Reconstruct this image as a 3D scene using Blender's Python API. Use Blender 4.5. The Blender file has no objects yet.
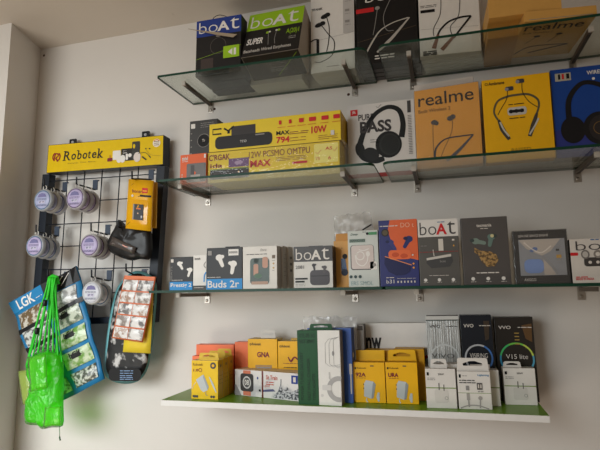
import bpy, bmesh, math, random
from mathutils import Vector, Matrix, noise
random.seed(7)
C = bpy.context.scene.collection
SC = bpy.context.scene
# ------------------------------------------------------------------ camera model (metres; back wall is y = 0)
F_PX, YAW, PITCH, ROLL = 489.03, -.2840, .1345, -.0072
CAM = Vector((0, -1.25, 1.5))
_cy, _sy, _cp, _sp = math.cos(YAW), math.sin(YAW), math.cos(PITCH), math.sin(PITCH)
FW = Vector((_sy*_cp, _cy*_cp, _sp))
_R = Vector((_cy, -_sy, 0)); _U = _R.cross(FW)
RT = math.cos(ROLL)*_R + math.sin(ROLL)*_U
UP = -math.sin(ROLL)*_R + math.cos(ROLL)*_U
def at(u, v, off):
    """the point that stands off metres in front of the back wall and is seen at pixel u, v"""
    d = FW + RT*((u-300)/F_PX) + UP*((225-v)/F_PX)
    t = (1.25-off)/d.y
    return CAM + d*t
def pix(P):
    q = P-CAM; z = q.dot(FW)
    return 300+F_PX*q.dot(RT)/z, 225-F_PX*q.dot(UP)/z
SHELF_Z = [2.0525, 1.7812, 1.5094, 1.2591]      # top surfaces at x = 0
SHELF_S = [-.0058, .0019, .0080, .0179]          # the shelves are not quite level
SHELF_D = [.1968, .1963, .1963, .1900]
def ground(u, off, i, lift=0.0):
    Y = 1.25-off; z0 = SHELF_Z[i]-1.5+lift; s = SHELF_S[i]; k = (u-300)/F_PX
    A = RT-k*FW
    x = -(A.y*Y+A.z*z0)/(A.x+A.z*s)
    return Vector((x, -off, 1.5+z0+s*x))
# ------------------------------------------------------------------ materials
def lin(c):
    return tuple((x/255/12.92 if x/255 <= .04045 else ((x/255+.055)/1.055)**2.4) for x in c)+(1,)
_mats = {}
def M(rgb, rough=.45, metal=0, coat=0, name=None, grain=0):
    key = (rgb, rough, metal, coat, grain)
    if key in _mats: return _mats[key]
    m = bpy.data.materials.new(name or 'surface'); m.use_nodes = True
    nt = m.node_tree; b = nt.nodes['Principled BSDF']
    b.inputs['Roughness'].default_value = rough; b.inputs['Metallic'].default_value = metal; b.inputs['Specular IOR Level'].default_value = .3
    b.inputs['Coat Weight'].default_value = coat; b.inputs['Coat Roughness'].default_value = .12
    c = lin(rgb)
    tc = nt.nodes.new('ShaderNodeTexCoord'); nz = nt.nodes.new('ShaderNodeTexNoise')
    nz.inputs['Scale'].default_value = 60 if not grain else grain; nz.inputs['Detail'].default_value = 4
    nt.links.new(tc.outputs['Object'], nz.inputs['Vector'])
    mx = nt.nodes.new('ShaderNodeMix'); mx.data_type = 'RGBA'
    k = .93
    mx.inputs['A'].default_value = tuple(x*k for x in c[:3])+(1,); mx.inputs['B'].default_value = tuple(min(1, x*1.05) for x in c[:3])+(1,)
    nt.links.new(nz.outputs['Fac'], mx.inputs['Factor']); nt.links.new(mx.outputs['Result'], b.inputs['Base Color'])
    if coat or grain:
        bp = nt.nodes.new('ShaderNodeBump'); bp.inputs['Strength'].default_value = .12; bp.inputs['Distance'].default_value = .002
        nt.links.new(nz.outputs['Fac'], bp.inputs['Height']); nt.links.new(bp.outputs['Normal'], b.inputs['Normal'])
    _mats[key] = m
    return m
def see_through(name, tint, gloss_pow=5, base=.04, haze=0, haze_col=(1, 1, 1), rough=.03, bump=0, scale=40):
    m = bpy.data.materials.new(name); m.use_nodes = True; nt = m.node_tree
    nt.nodes.remove(nt.nodes['Principled BSDF']); out = nt.nodes['Material Output']
    tr = nt.nodes.new('ShaderNodeBsdfTransparent'); tr.inputs['Color'].default_value = tint+(1,)
    gl = nt.nodes.new('ShaderNodeBsdfGlossy'); gl.inputs['Roughness'].default_value = rough
    lw = nt.nodes.new('ShaderNodeLayerWeight'); lw.inputs['Blend'].default_value = .5
    p = nt.nodes.new('ShaderNodeMath'); p.operation = 'POWER'; p.inputs[1].default_value = gloss_pow
    ma = nt.nodes.new('ShaderNodeMath'); ma.operation = 'MULTIPLY_ADD'; ma.inputs[1].default_value = 1-base; ma.inputs[2].default_value = base
    nt.links.new(lw.outputs['Facing'], p.inputs[0]); nt.links.new(p.outputs[0], ma.inputs[0])
    mix = nt.nodes.new('ShaderNodeMixShader'); nt.links.new(ma.outputs[0], mix.inputs[0])
    src = tr
    if haze:
        df = nt.nodes.new('ShaderNodeBsdfDiffuse'); df.inputs['Color'].default_value = haze_col+(1,)
        tl = nt.nodes.new('ShaderNodeBsdfTranslucent'); tl.inputs['Color'].default_value = haze_col+(1,)
        m0 = nt.nodes.new('ShaderNodeMixShader'); m0.inputs[0].default_value = .45
        nt.links.new(df.outputs[0], m0.inputs[1]); nt.links.new(tl.outputs[0], m0.inputs[2])
        m1 = nt.nodes.new('ShaderNodeMixShader'); m1.inputs[0].default_value = haze
        nt.links.new(tr.outputs[0], m1.inputs[1]); nt.links.new(m0.outputs[0], m1.inputs[2]); src = m1
    nt.links.new(src.outputs[0], mix.inputs[1]); nt.links.new(gl.outputs[0], mix.inputs[2])
    if bump:
        tc = nt.nodes.new('ShaderNodeTexCoord'); nz = nt.nodes.new('ShaderNodeTexNoise'); nz.inputs['Scale'].default_value = scale; nz.inputs['Detail'].default_value = 3
        bp = nt.nodes.new('ShaderNodeBump'); bp.inputs['Strength'].default_value = bump; bp.inputs['Distance'].default_value = .01
        nt.links.new(tc.outputs['Object'], nz.inputs['Vector']); nt.links.new(nz.outputs['Fac'], bp.inputs['Height'])
        nt.links.new(bp.outputs['Normal'], gl.inputs['Normal'])
    nt.links.new(mix.outputs[0], out.inputs['Surface'])
    return m
def speckle(name, ca, cb, scale, thr=.5, rough=.3, metal=0, stretch=(1, 1, 1)):
    """two colours in irregular patches: printed photographs, crinkled foil, gravel"""
    m = bpy.data.materials.new(name); m.use_nodes = True; nt = m.node_tree; b = nt.nodes['Principled BSDF']
    b.inputs['Roughness'].default_value = rough; b.inputs['Metallic'].default_value = metal
    tc = nt.nodes.new('ShaderNodeTexCoord'); mp = nt.nodes.new('ShaderNodeMapping'); mp.inputs['Scale'].default_value = stretch
    nz = nt.nodes.new('ShaderNodeTexNoise'); nz.inputs['Scale'].default_value = scale; nz.inputs['Detail'].default_value = 3
    rp = nt.nodes.new('ShaderNodeValToRGB'); rp.color_ramp.elements[0].position = thr-.06; rp.color_ramp.elements[1].position = thr+.06
    rp.color_ramp.elements[0].color = lin(ca); rp.color_ramp.elements[1].color = lin(cb)
    nt.links.new(tc.outputs['Object'], mp.inputs[0]); nt.links.new(mp.outputs[0], nz.inputs['Vector'])
    nt.links.new(nz.outputs['Fac'], rp.inputs[0]); nt.links.new(rp.outputs[0], b.inputs['Base Color'])
    bp = nt.nodes.new('ShaderNodeBump'); bp.inputs['Strength'].default_value = .3; bp.inputs['Distance'].default_value = .004
    nt.links.new(nz.outputs['Fac'], bp.inputs['Height']); nt.links.new(bp.outputs['Normal'], b.inputs['Normal'])
    return m
WHITE = M((236, 232, 226)); OFFW = M((218, 212, 204)); GREY = M((150, 146, 142)); DGREY = M((72, 70, 70)); BLACK = M((24, 23, 24)); INK = M((14, 14, 15), .5)
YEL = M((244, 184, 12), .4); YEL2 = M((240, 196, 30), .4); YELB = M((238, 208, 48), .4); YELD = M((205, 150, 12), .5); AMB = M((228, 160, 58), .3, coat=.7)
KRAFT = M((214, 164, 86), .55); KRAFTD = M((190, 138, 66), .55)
RED = M((206, 36, 40)); MAROON = M((128, 26, 44)); BLUE = M((38, 62, 140)); SKY = M((46, 146, 214)); NAVY = M((40, 50, 108)); ORANGE = M((236, 108, 62))
CORAL = M((248, 128, 84), .5); GREEN = M((15, 78, 38)); LIME = M((156, 200, 30)); TEAL = M((132, 206, 214), .3); STEEL = M((176, 168, 158), .32, metal=.85)
STEELD = M((112, 100, 88), .4, metal=.6); BLKMET = M((34, 38, 46), .4); PINK = M((196, 152, 132)); LAV = M((188, 180, 214), .3); GOLD = M((150, 118, 62), .35, metal=.3)
CLEAR = see_through('clear_film', (.97, .97, .97), base=.03, haze=.05, bump=.12, scale=60)
BAGCLR = see_through('clear_plastic_bag', (.92, .91, .89), gloss_pow=2.2, base=.12, haze=.34, rough=.15, bump=.9, scale=70)
GLASS = see_through('shelf_glass', (.89, .92, .90), base=.045, haze=.04, haze_col=(.55, .62, .56))
GLEDGE = M((4, 58, 40), .4)
# ------------------------------------------------------------------ mesh helpers
def link(name, me, parent=None, loc=None):
    o = bpy.data.objects.new(name, me); C.objects.link(o)
    if parent is not None: o.parent = parent
    if loc is not None: o.location = loc
    return o
def tag(o, label=None, cat=None, group=None, kind=None):
    for k, v in (('label', label), ('category', cat), ('group', group), ('kind', kind)):
        if v: o[k] = v
    return o
def thing(name, label, cat, loc, group=None):
    return tag(link(name, None, None, loc), label, cat, group)
class MB:
    """collects shapes, becomes ONE mesh object"""
    def __init__(s): s.v, s.f, s.m, s.mats, s.sm = [], [], [], [], []
    def mi(s, mat):
        if mat not in s.mats: s.mats.append(mat)
        return s.mats.index(mat)
    def add(s, vs, fs, mat, smooth=False):
        b = len(s.v); s.v += [Vector(p) for p in vs]; k = s.mi(mat)
        for f in fs: s.f.append(tuple(i+b for i in f)); s.m.append(k); s.sm.append(smooth)
    def box(s, lo, hi, mat, bev=0.0, mats6=None):
        bm = bmesh.new(); bmesh.ops.create_cube(bm, size=1)
        for v in bm.verts: v.co = Vector([lo[i]+(v.co[i]+.5)*(hi[i]-lo[i]) for i in range(3)])
        if bev: bmesh.ops.bevel(bm, geom=list(bm.edges), offset=bev, segments=2, affect='EDGES', profile=.7)
        bm.normal_update(); s.from_bm(bm, mat)
    def from_bm(s, bm, mat, pick=None, smooth=False):
        b = len(s.v); bm.verts.index_update(); s.v += [v.co.copy() for v in bm.verts]
        for f in bm.faces:
            s.f.append(tuple(v.index+b for v in f.verts)); s.m.append(s.mi(pick(f) if pick else mat)); s.sm.append(smooth)
        bm.free()
    def tube(s, pts, r, mat, seg=7, cap=True):
        pts = [Vector(p) for p in pts]; n = len(pts); rr = r if isinstance(r, (list, tuple)) else [r]*n
        ref = None; vs = []
        for i, p in enumerate(pts):
            t = (pts[min(i+1, n-1)]-pts[max(i-1, 0)]).normalized()
            if ref is None: ref = t.orthogonal().normalized()
            a = (ref-t*ref.dot(t)).normalized(); ref = a; c = t.cross(a)
            vs += [p+(a*math.cos(k*math.tau/seg)+c*math.sin(k*math.tau/seg))*rr[i] for k in range(seg)]
        fs = [(i*seg+k, i*seg+(k+1) % seg, (i+1)*seg+(k+1) % seg, (i+1)*seg+k) for i in range(n-1) for k in range(seg)]
        if cap: fs += [tuple(range(seg-1, -1, -1)), tuple((n-1)*seg+k for k in range(seg))]
        s.add(vs, fs, mat, True)
    def lathe(s, prof, mat, axis='y', seg=28, c=(0, 0, 0), mats=None):
        """prof: (radius, along) pairs, turned about an axis through c"""
        c = Vector(c); n = len(prof); b = len(s.v)
        for r, h in prof:
            for k in range(seg):
                a = k*math.tau/seg; x, z = r*math.cos(a), r*math.sin(a)
                s.v.append(c+(Vector((x, h, z)) if axis == 'y' else Vector((x, z, h))))
        for i in range(n-1):
            k0 = s.mi(mats[i] if mats else mat)
            for k in range(seg):
                s.f.append((b+i*seg+k, b+i*seg+(k+1) % seg, b+(i+1)*seg+(k+1) % seg, b+(i+1)*seg+k)); s.m.append(k0); s.sm.append(True)
    def build(s, name, parent=None, loc=None):
        me = bpy.data.meshes.new(name)
        me.from_pydata([tuple(v) for v in s.v], [], s.f)
        for m in s.mats: me.materials.append(m)
        me.polygons.foreach_set('material_index', s.m); me.polygons.foreach_set('use_smooth', s.sm)
        bm = bmesh.new(); bm.from_mesh(me)
        bm.to_mesh(me); bm.free(); me.update()
        return link(name, me, parent, loc)
_txt = {}
def text_shape(t, bold=0.0, shear=0.0):
    key = (t, bold, shear)
    if key not in _txt:
        cu = bpy.data.curves.new('t', 'FONT'); cu.body = t; cu.resolution_u = 3; cu.offset = bold; cu.shear = shear; cu.fill_mode = 'FRONT'
        o = bpy.data.objects.new('t', cu); C.objects.link(o)
        me = o.evaluated_get(bpy.context.evaluated_depsgraph_get()).to_mesh()
        vs = [v.co.copy() for v in me.vertices]; fs = [tuple(p.vertices) for p in me.polygons]
        o.to_mesh_clear(); bpy.data.objects.remove(o); bpy.data.curves.remove(cu)
        x0, x1 = min(v.x for v in vs), max(v.x for v in vs); y0, y1 = min(v.y for v in vs), max(v.y for v in vs)
        _txt[key] = ([((v.x-x0)/(x1-x0), (v.y-y0)/max(1e-6, y1-y0)) for v in vs], fs, (x1-x0)/max(1e-6, y1-y0))
    return _txt[key]
class Print:
    """flat printing on a face; a, b run 0..1 across and up the face, fn maps (a, b, lift) to a point"""
    def __init__(s, fn, w, h, layer=1): s.fn, s.w, s.h, s.mb, s.l = fn, w, h, MB(), layer
    def poly(s, pts, mat, up=True):
        if up: s.l += .25
        ar = sum(pts[i][0]*pts[(i+1) % len(pts)][1]-pts[(i+1) % len(pts)][0]*pts[i][1] for i in range(len(pts)))
        if ar < 0: pts = pts[::-1]
        s.mb.add([s.fn(a, b, s.l) for a, b in pts], [tuple(range(len(pts)))], mat)
    def rect(s, a0, b0, a1, b1, mat): s.poly([(a0, b0), (a1, b0), (a1, b1), (a0, b1)], mat)
    def rrect(s, a0, b0, a1, b1, mat, r=.02):
        ra, rb = r/s.w, r/s.h; p = []
        for ca, cb, q in ((a1-ra, b0+rb, -1), (a1-ra, b1-rb, 0), (a0+ra, b1-rb, 1), (a0+ra, b0+rb, 2)):
            for k in range(5):
                t = (q+k/4)*math.pi/2; p.append((ca+ra*math.cos(t), cb+rb*math.sin(t)))
        s.poly(p, mat)
    def ell(s, ca, cb, r, mat, r2=None, rot=0, n=20):
        """radii in metres"""
        r2 = r2 or r; c, d = math.cos(rot), math.sin(rot); p = []
        for k in range(n):
            t = k*math.tau/n; x, y = r*math.cos(t), r2*math.sin(t)
            p.append((ca+(x*c-y*d)/s.w, cb+(x*d+y*c)/s.h))
        s.poly(p, mat)
    def stroke(s, pts, wd, mat, smooth=0):
        """wd metres (one value or one per point)"""
        if smooth: pts, wd = spline(pts, smooth, wd)
        s.l += .25
        q = [Vector((a*s.w, b*s.h)) for a, b in pts]; n = len(q); W = wd if isinstance(wd, (list, tuple)) else [wd]*n
        L, R_ = [], []
        for i in range(n):
            t = (q[min(i+1, n-1)]-q[max(i-1, 0)]); t = t.normalized() if t.length > 1e-9 else Vector((1, 0)); nn = Vector((-t.y, t.x))*W[i]/2
            L.append(q[i]+nn); R_.append(q[i]-nn)
        vs = [s.fn(p.x/s.w, p.y/s.h, s.l) for p in L+R_]
        s.mb.add(vs, [(i, n+i, n+i+1, i+1) for i in range(n-1)], mat)
    def ring(s, ca, cb, r, wd, mat, a0=0, a1=math.tau, n=40):
        s.stroke([(ca+r*math.cos(a0+(a1-a0)*k/n)/s.w, cb+r*math.sin(a0+(a1-a0)*k/n)/s.h) for k in range(n+1)], wd, mat)
    def text(s, t, a0, b0, a1, b1, mat, bold=0.0, shear=0.0, rot=False):
        vs, fs, asp = text_shape(t, bold, shear); s.l += .25
        if rot: P = [s.fn(a1-(a1-a0)*y, b0+(b1-b0)*x, s.l) for x, y in vs]
        else: P = [s.fn(a0+(a1-a0)*x, b0+(b1-b0)*y, s.l) for x, y in vs]
        s.mb.add(P, fs, mat)
    def lines(s, a0, a1, bs, mat, wd=.0012, seed=1):
        """rows of small print too fine to read"""
        rnd = random.Random(seed)
        for b in bs:
            a = a0
            while a < a1-.01:
                e = min(a1, a+rnd.uniform(.05, .16)); s.rect(a, b-wd/2/s.h, e, b+wd/2/s.h, mat); a = e+.018
    def build(s, name, parent, label=None):
        o = s.mb.build(name, parent)
        if label: o['label'] = label
        return o
def spline(pts, k, wd=None):
    out, ow = [], []
    n = len(pts); W = wd if isinstance(wd, (list, tuple)) else [wd]*n
    for i in range(n-1):
        p0, p1, p2, p3 = [Vector(pts[j]) for j in (max(i-1, 0), i, i+1, min(i+2, n-1))]
        for j in range(k):
            t = j/k
            q = .5*((2*p1)+(p2-p0)*t+(2*p0-5*p1+4*p2-p3)*t*t+(3*p1-p0-3*p2+p3)*t**3)
            out.append(tuple(q)); ow.append((W[i]*(1-t)+W[i+1]*t) if W[i] is not None else None)
    out.append(tuple(pts[-1])); ow.append(W[-1])
    return out, ow
EPS = .00022
class Carton:
    """a closed retail carton: bevelled board, tuck-flap seam, printing; root object of its thing. Local: x right, -y towards the viewer, z up"""
    def __init__(s, name, label, cat, u, vt, off, shelf, t, mat, side=None, top=None, lift=0.0003, group=None, h=None, wd=None, bev=.0012, pitch=0):
        offs = off if isinstance(off, tuple) else (off, off)
        if shelf == 3: offs = tuple(1.25-.977*(1.25-o) for o in offs)
        A = ground(u[0], offs[0], shelf, lift)
        if wd is None: B = ground(u[1], offs[1], shelf, lift)
        else: B = ground(u[0]+40, offs[0], shelf, lift); B = A+(B-A).normalized()*wd
        X = (B-A); s.w = X.length; X.normalize()
        Z = Vector((0, 0, 1)); Z = (Z-X*X.z).normalized(); Y = Z.cross(X)
        if pitch: Y, Z = (Y*math.cos(pitch)-Z*math.sin(pitch)), (Z*math.cos(pitch)+Y*math.sin(pitch))
        if h is None:
            lo, hi = 0, .6
            for _ in range(40):
                m = (lo+hi)/2
                if pix((A+B)/2+Z*m)[1] > vt: lo = m
                else: hi = m
            h = lo
        s.h, s.t = h, t
        s.front, s.side, s.top = mat, side or mat, top or side or mat
        s.mw = Matrix((X, Y, Z)).transposed().to_4x4(); s.mw.translation = A
        s.name, s.tags = name, (label, cat, group)
        s.fn = lambda a, b, l: Vector((a*s.w, -EPS*l, b*s.h))
        s.base = Print(s.fn, s.w, h, .3)
        s.bev = bev
    def make(s):
        mb = MB(); bm = bmesh.new(); bmesh.ops.create_cube(bm, size=1)
        for v in bm.verts: v.co = Vector(((v.co.x+.5)*s.w, (v.co.y+.5)*s.t, (v.co.z+.5)*s.h))
        bmesh.ops.bevel(bm, geom=list(bm.edges), offset=s.bev, segments=2, affect='EDGES', profile=.7); bm.normal_update()
        mb.from_bm(bm, None, pick=lambda f: s.front if f.normal.y < -.7 else (s.top if f.normal.z > .7 else s.side))
        # tuck-flap seam along the top and a glued seam down the sides
        e = .0003
        for x0, x1, y, z in ((.06, .94, .12, s.h+e), ):
            mb.add([(x0*s.w, y*s.t, z), (x1*s.w, y*s.t, z), (x1*s.w, y*s.t+.0012, z), (x0*s.w, y*s.t+.0012, z)], [(0, 1, 2, 3)], GREY)
        for x, sg in ((s.w+e, 1), (-e, -1)):
            q = [(x, s.t*.86, .03*s.h), (x, s.t*.86+.0008, .03*s.h), (x, s.t*.86+.0008, .97*s.h), (x, s.t*.86, .97*s.h)]
            mb.add(q if sg > 0 else q[::-1], [(0, 1, 2, 3)], GREY)
        b = len(mb.v); pm = s.base.mb; mb.v += pm.v
        for f, k in zip(pm.f, pm.m): mb.f.append(tuple(i+b for i in f)); mb.m.append(mb.mi(pm.mats[k])); mb.sm.append(False)
        s.o = mb.build(s.name); s.o.matrix_world = s.mw
        tag(s.o, *s.tags)
        return s
    def P(s, layer=3): return Print(s.fn, s.w, s.h, layer)
    def sideP(s, right=True, layer=2):
        if right: fn = lambda a, b, l: Vector((s.w+EPS*l, a*s.t, b*s.h))
        else: fn = lambda a, b, l: Vector((-EPS*l, (1-a)*s.t, b*s.h))
        return Print(fn, s.t, s.h, layer)
    def tab(s, mat, a0=.25, a1=.75, hh=.012, y=.5, slot=True, tri=False, name='hang_tab'):
        """folded euro-hook tab standing on the top edge, with a slot"""
        x0, x1 = a0*s.w, a1*s.w; y0 = y*s.t-.0005; z0, z1 = s.h-.0005, s.h+hh
        mb = MB(); cx = (x0+x1)/2; sw = (x1-x0)*.30; sh0, sh1 = z0+hh*.42, z0+hh*.78
        if not slot: mb.box((x0, y0, z0), (x1, y0+.001, z1), mat, .0004)
        else:
            out = [(x0, z0), (x1, z0), (x1-.002, z1-.002), (x1-.005, z1), (x0+.005, z1), (x0+.002, z1-.002)]
            inn = [(cx-sw, sh0), (cx+sw, sh0), (cx+sw, sh0+(sh1-sh0)*.5), (cx+sw*.25, sh1), (cx-sw*.25, sh1), (cx-sw, sh0+(sh1-sh0)*.5)]
            n = 6
            for yy, fl in ((y0, False), (y0+.001, True)):
                fs = [(i, (i+1) % n, n+(i+1) % n, n+i) for i in range(n)]
                mb.add([(p[0], yy, p[1]) for p in out+inn], [f[::-1] for f in fs] if fl else fs, mat)
            mb.add([(p[0], yy, p[1]) for yy in (y0, y0+.001) for p in out], [(i, 6+i, 6+(i+1) % 6, (i+1) % 6) for i in range(6)], mat)
        return mb.build(name, s.o)
def copy_tree(o, parent=None):
    c = o.copy(); C.objects.link(c)
    if parent is not None: c.parent = parent
    for ch in list(o.children): copy_tree(ch, c)
    return c
# ------------------------------------------------------------------ artwork
def bud(P, ca, cb, sz, ang, mat, tip=None, mir=1):
    """one stemmed earbud, sz metres long"""
    d = (math.cos(ang), math.sin(ang)); e = (ca+d[0]*sz*.62/P.w, cb+d[1]*sz*.62/P.h)
    P.stroke([(ca, cb), e], [sz*.34, sz*.26], mat); P.ell(e[0], e[1], sz*.13, mat)
    P.ell(ca, cb, sz*.27, mat, sz*.23); P.ell(ca+mir*sz*.24/P.w, cb+sz*.06/P.h, sz*.16, tip or mat, sz*.13)
def case(P, ca, cb, w, h, mat, lid=None):
    P.rrect(ca-w/2/P.w, cb-h/2/P.h, ca+w/2/P.w, cb+h/2/P.h, mat, min(w, h)*.35)
    if lid: P.rect(ca-w*.48/P.w, cb+h*.12/P.h, ca+w*.48/P.w, cb+h*.17/P.h, lid)
def boat_logo(P, a0, b0, a1, b1, mat, acc=None):
    W = a1-a0
    P.text('bo', a0, b0, a0+W*.47, b1, mat, -.012); P.text('A', a0+W*.46, b0, a0+W*.76, b0+(b1-b0)*.86, acc or mat, .03)
    P.text('t', a0+W*.77, b0, a1, b1, mat, -.008)
def neckband(P, band, pods, wires, tips, mat, podmat=None, bw=.006, pw=.010):
    P.stroke(band, bw, mat, 8)
    for p in pods: P.stroke(p, [pw*.7, pw, pw*.8], podmat or mat)
    for wv in wires: P.stroke(wv, .0016, mat, 8)
    for (a, b) in tips: P.ell(a, b, .0065, mat, .005, .5); P.ell(a+.006/P.w, b+.002/P.h, .004, mat)
# ------------------------------------------------------------------ the setting
def wall_mat(name, rgb, rough=.75):
    m = bpy.data.materials.new(name); m.use_nodes = True; nt = m.node_tree; b = nt.nodes['Principled BSDF']; b.inputs['Roughness'].default_value = rough
    tc = nt.nodes.new('ShaderNodeTexCoord'); n1 = nt.nodes.new('ShaderNodeTexNoise'); n1.inputs['Scale'].default_value = 2.2; n1.inputs['Detail'].default_value = 6
    n2 = nt.nodes.new('ShaderNodeTexNoise'); n2.inputs['Scale'].default_value = 120; n2.inputs['Detail'].default_value = 2
    n3 = nt.nodes.new('ShaderNodeTexNoise'); n3.inputs['Scale'].default_value = 9; n3.inputs['Detail'].default_value = 1
    rp = nt.nodes.new('ShaderNodeValToRGB'); c = lin(rgb)
    rp.color_ramp.elements[0].position = .35; rp.color_ramp.elements[0].color = tuple(x*.93 for x in c[:3])+(1,); rp.color_ramp.elements[1].position = .65; rp.color_ramp.elements[1].color = c
    sp = nt.nodes.new('ShaderNodeValToRGB'); sp.color_ramp.elements[0].position = .80; sp.color_ramp.elements[0].color = (1, 1, 1, 1); sp.color_ramp.elements[1].position = .83; sp.color_ramp.elements[1].color = (.55, .52, .48, 1)
    mx = nt.nodes.new('ShaderNodeMix'); mx.data_type = 'RGBA'; mx.blend_type = 'MULTIPLY'; mx.inputs['Factor'].default_value = .8
    bp = nt.nodes.new('ShaderNodeBump'); bp.inputs['Strength'].default_value = .08; bp.inputs['Distance'].default_value = .003
    L = nt.links.new
    for n in (n1, n2, n3): L(tc.outputs['Object'], n.inputs['Vector'])
    L(n1.outputs['Fac'], rp.inputs[0]); L(n3.outputs['Fac'], sp.inputs[0]); L(rp.outputs[0], mx.inputs['A']); L(sp.outputs[0], mx.inputs['B'])
    L(mx.outputs['Result'], b.inputs['Base Color']); L(n2.outputs['Fac'], bp.inputs['Height']); L(bp.outputs['Normal'], b.inputs['Normal'])
    return m
WALL = wall_mat('wall_paint', (226, 221, 214))
CEIL = wall_mat('ceiling_paint', (222, 214, 202))
FLOORM = wall_mat('floor_tile', (150, 116, 88), .4)
CX, CZ = -1.2675, 2.3146
def struct(name, mb): return tag(mb.build(name), kind='structure')
m = MB(); m.box((CX-.12, 0, -.05), (2.4, .12, CZ+.1), WALL); struct('wall_back', m)
m = MB()                                     # side of the recess, then the pillar face that looks into the shop
b = [(CX-.004, 0), (CX-.3, .05), (-2.6, .05), (-2.6, -.16), (-1.2265, -.16)]
m.add([(x, y, z) for z in (-.05, CZ+.1) for x, y in b], [(4, 3, 2, 1, 0), (5, 6, 7, 8, 9)]+[(i, (i+1) % 5, 5+(i+1) % 5, 5+i) for i in range(5)], WALL)
struct('wall_left', m)
m = MB(); m.box((-2.6, -3.4, CZ), (2.4, .12, CZ+.1), CEIL); struct('ceiling', m)
m = MB(); m.box((-2.6, -3.4, -.1), (2.4, .12, 0), FLOORM); struct('floor', m)
# ------------------------------------------------------------------ shelves
def shelf_point(i, x, off, dz=0): return Vector((x, -off, SHELF_Z[i]+SHELF_S[i]*x+dz))
def glass_panel(i, x0, x1, label, r0=.004, r1=.004, T=.006):
    d0, d1 = .0015, SHELF_D[i]
    out = [(x1, d0), (x0, d0)]
    def corner(cx, r, sg):
        return [(cx+sg*r*(math.cos(t)), d1-r+r*math.sin(t)) for t in [k*math.pi/2/8 for k in range(9)]]
    left = [(x0+r0-r0*math.cos(t), d1-r0+r0*math.sin(t)) for t in [k*math.pi/16 for k in range(9)]]
    right = [(x1-r1+r1*math.cos(t), d1-r1+r1*math.sin(t)) for t in [k*math.pi/16 for k in range(8, -1, -1)]]
    o = out+left+right; n = len(o)
    mb = MB()
    top = [shelf_point(i, x, d) for x, d in o]; bot = [shelf_point(i, x, d, -T) for x, d in o]
    c = top[1].copy()
    mb.add([p-c for p in top], [tuple(range(n))], GLASS); mb.add([p-c for p in bot], [tuple(range(n-1, -1, -1))], GLASS)
    mb.add([p-c for p in top+bot], [(k, n+k, n+(k+1) % n, (k+1) % n) for k in range(n)], GLEDGE)
    ob = mb.build('glass_shelf', None, c)
    bm = bmesh.new(); bm.from_mesh(ob.data); bmesh.ops.recalc_face_normals(bm, faces=bm.faces); bm.to_mesh(ob.data); bm.free()
    return tag(ob, label, 'shelf', 'glass shelf panels')
def xat(i, u, off): return ground(u, off, i).x
glass_panel(0, xat(0, 156.5, .197), xat(0, 365.5, .197), 'left glass panel of the topmost shelf, with dark green edge', .006, .02)
glass_panel(0, xat(0, 377.5, .197), .62, 'right glass panel of the topmost shelf, holding the plain kraft boxes', .02)
glass_panel(1, xat(1, 156.3, .196), xat(1, 373, .196), 'left glass panel of the second shelf, under the long yellow speaker boxes', .006, .02)
glass_panel(1, xat(1, 382, .196), .62, 'right glass panel of the second shelf, under the neckband boxes', .02)
glass_panel(2, xat(2, 148, .196), xat(2, 383.3, .196), 'left glass panel of the third shelf, from the hanging rack to the pale earphone box', .006, .004)
glass_panel(2, xat(2, 384.6, .196), .62, 'right glass panel of the third shelf, under the tall earbud boxes', .004)
def screw(mb, c, r, ax='y'): mb.lathe([(0, -.0022), (r*.6, -.0021), (r, -.001), (r, .001)], STEEL, 'y', 12, c)
def bracket(i, u, v, label, T=.006, length=.155):
    """wall plate with a screw, and an arm that runs out under the shelf to a clip"""
    P = at(u, v, 0); z1 = SHELF_Z[i]+SHELF_S[i]*P.x-T
    c = Vector((P.x, 0, z1-.03)); t = thing('shelf_bracket', label, 'bracket', c, 'steel shelf brackets')
    mb = MB(); mb.box((-.008, -.003, 0), (.008, 0, .0285), STEEL, .001); mb.build('wall_plate', t)
    mb = MB(); screw(mb, (0, -.003, .008), .0042); mb.build('screw', t)
    mb = MB(); mb.box((-.0045, -length, .0195), (.0045, -.003, .0285), STEELD, .0008)
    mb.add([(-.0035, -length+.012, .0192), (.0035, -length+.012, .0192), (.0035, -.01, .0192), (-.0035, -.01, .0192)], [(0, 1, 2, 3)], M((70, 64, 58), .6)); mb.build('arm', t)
    mb = MB(); mb.box((-.0052, -length-.006, .018), (.0052, -length, .0297), M((190, 184, 174), .35), .0012); mb.build('clip', t)
br = [(0, 211, 109, 'bracket under the left end of the topmost shelf'), (0, 355, 92, 'topmost shelf bracket just left of the gap between its panels'), (0, 413, 82, 'topmost shelf bracket under the white neckband box'), (0, 572.5, 66, 'topmost shelf bracket right of the flat kraft box'),
      (1, 208.3, 200.5, 'bracket under the left end of the second shelf'), (1, 354.5, 191, 'second shelf bracket under the left of the white headphone box'), (1, 417.5, 186, 'second shelf bracket under the right edge of the white headphone box'), (1, 577, 175, 'second shelf bracket under the blue headphone box'),
      (2, 207.5, 297, 'third shelf bracket under the blue and black earbud boxes'), (2, 355.5, 295.5, 'third shelf bracket under the pale earphone box'), (2, 420, 293.5, 'third shelf bracket under the navy and orange box'), (2, 581, 293, 'third shelf bracket near the right edge of the photo')]
for a in br: bracket(*a)
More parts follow.
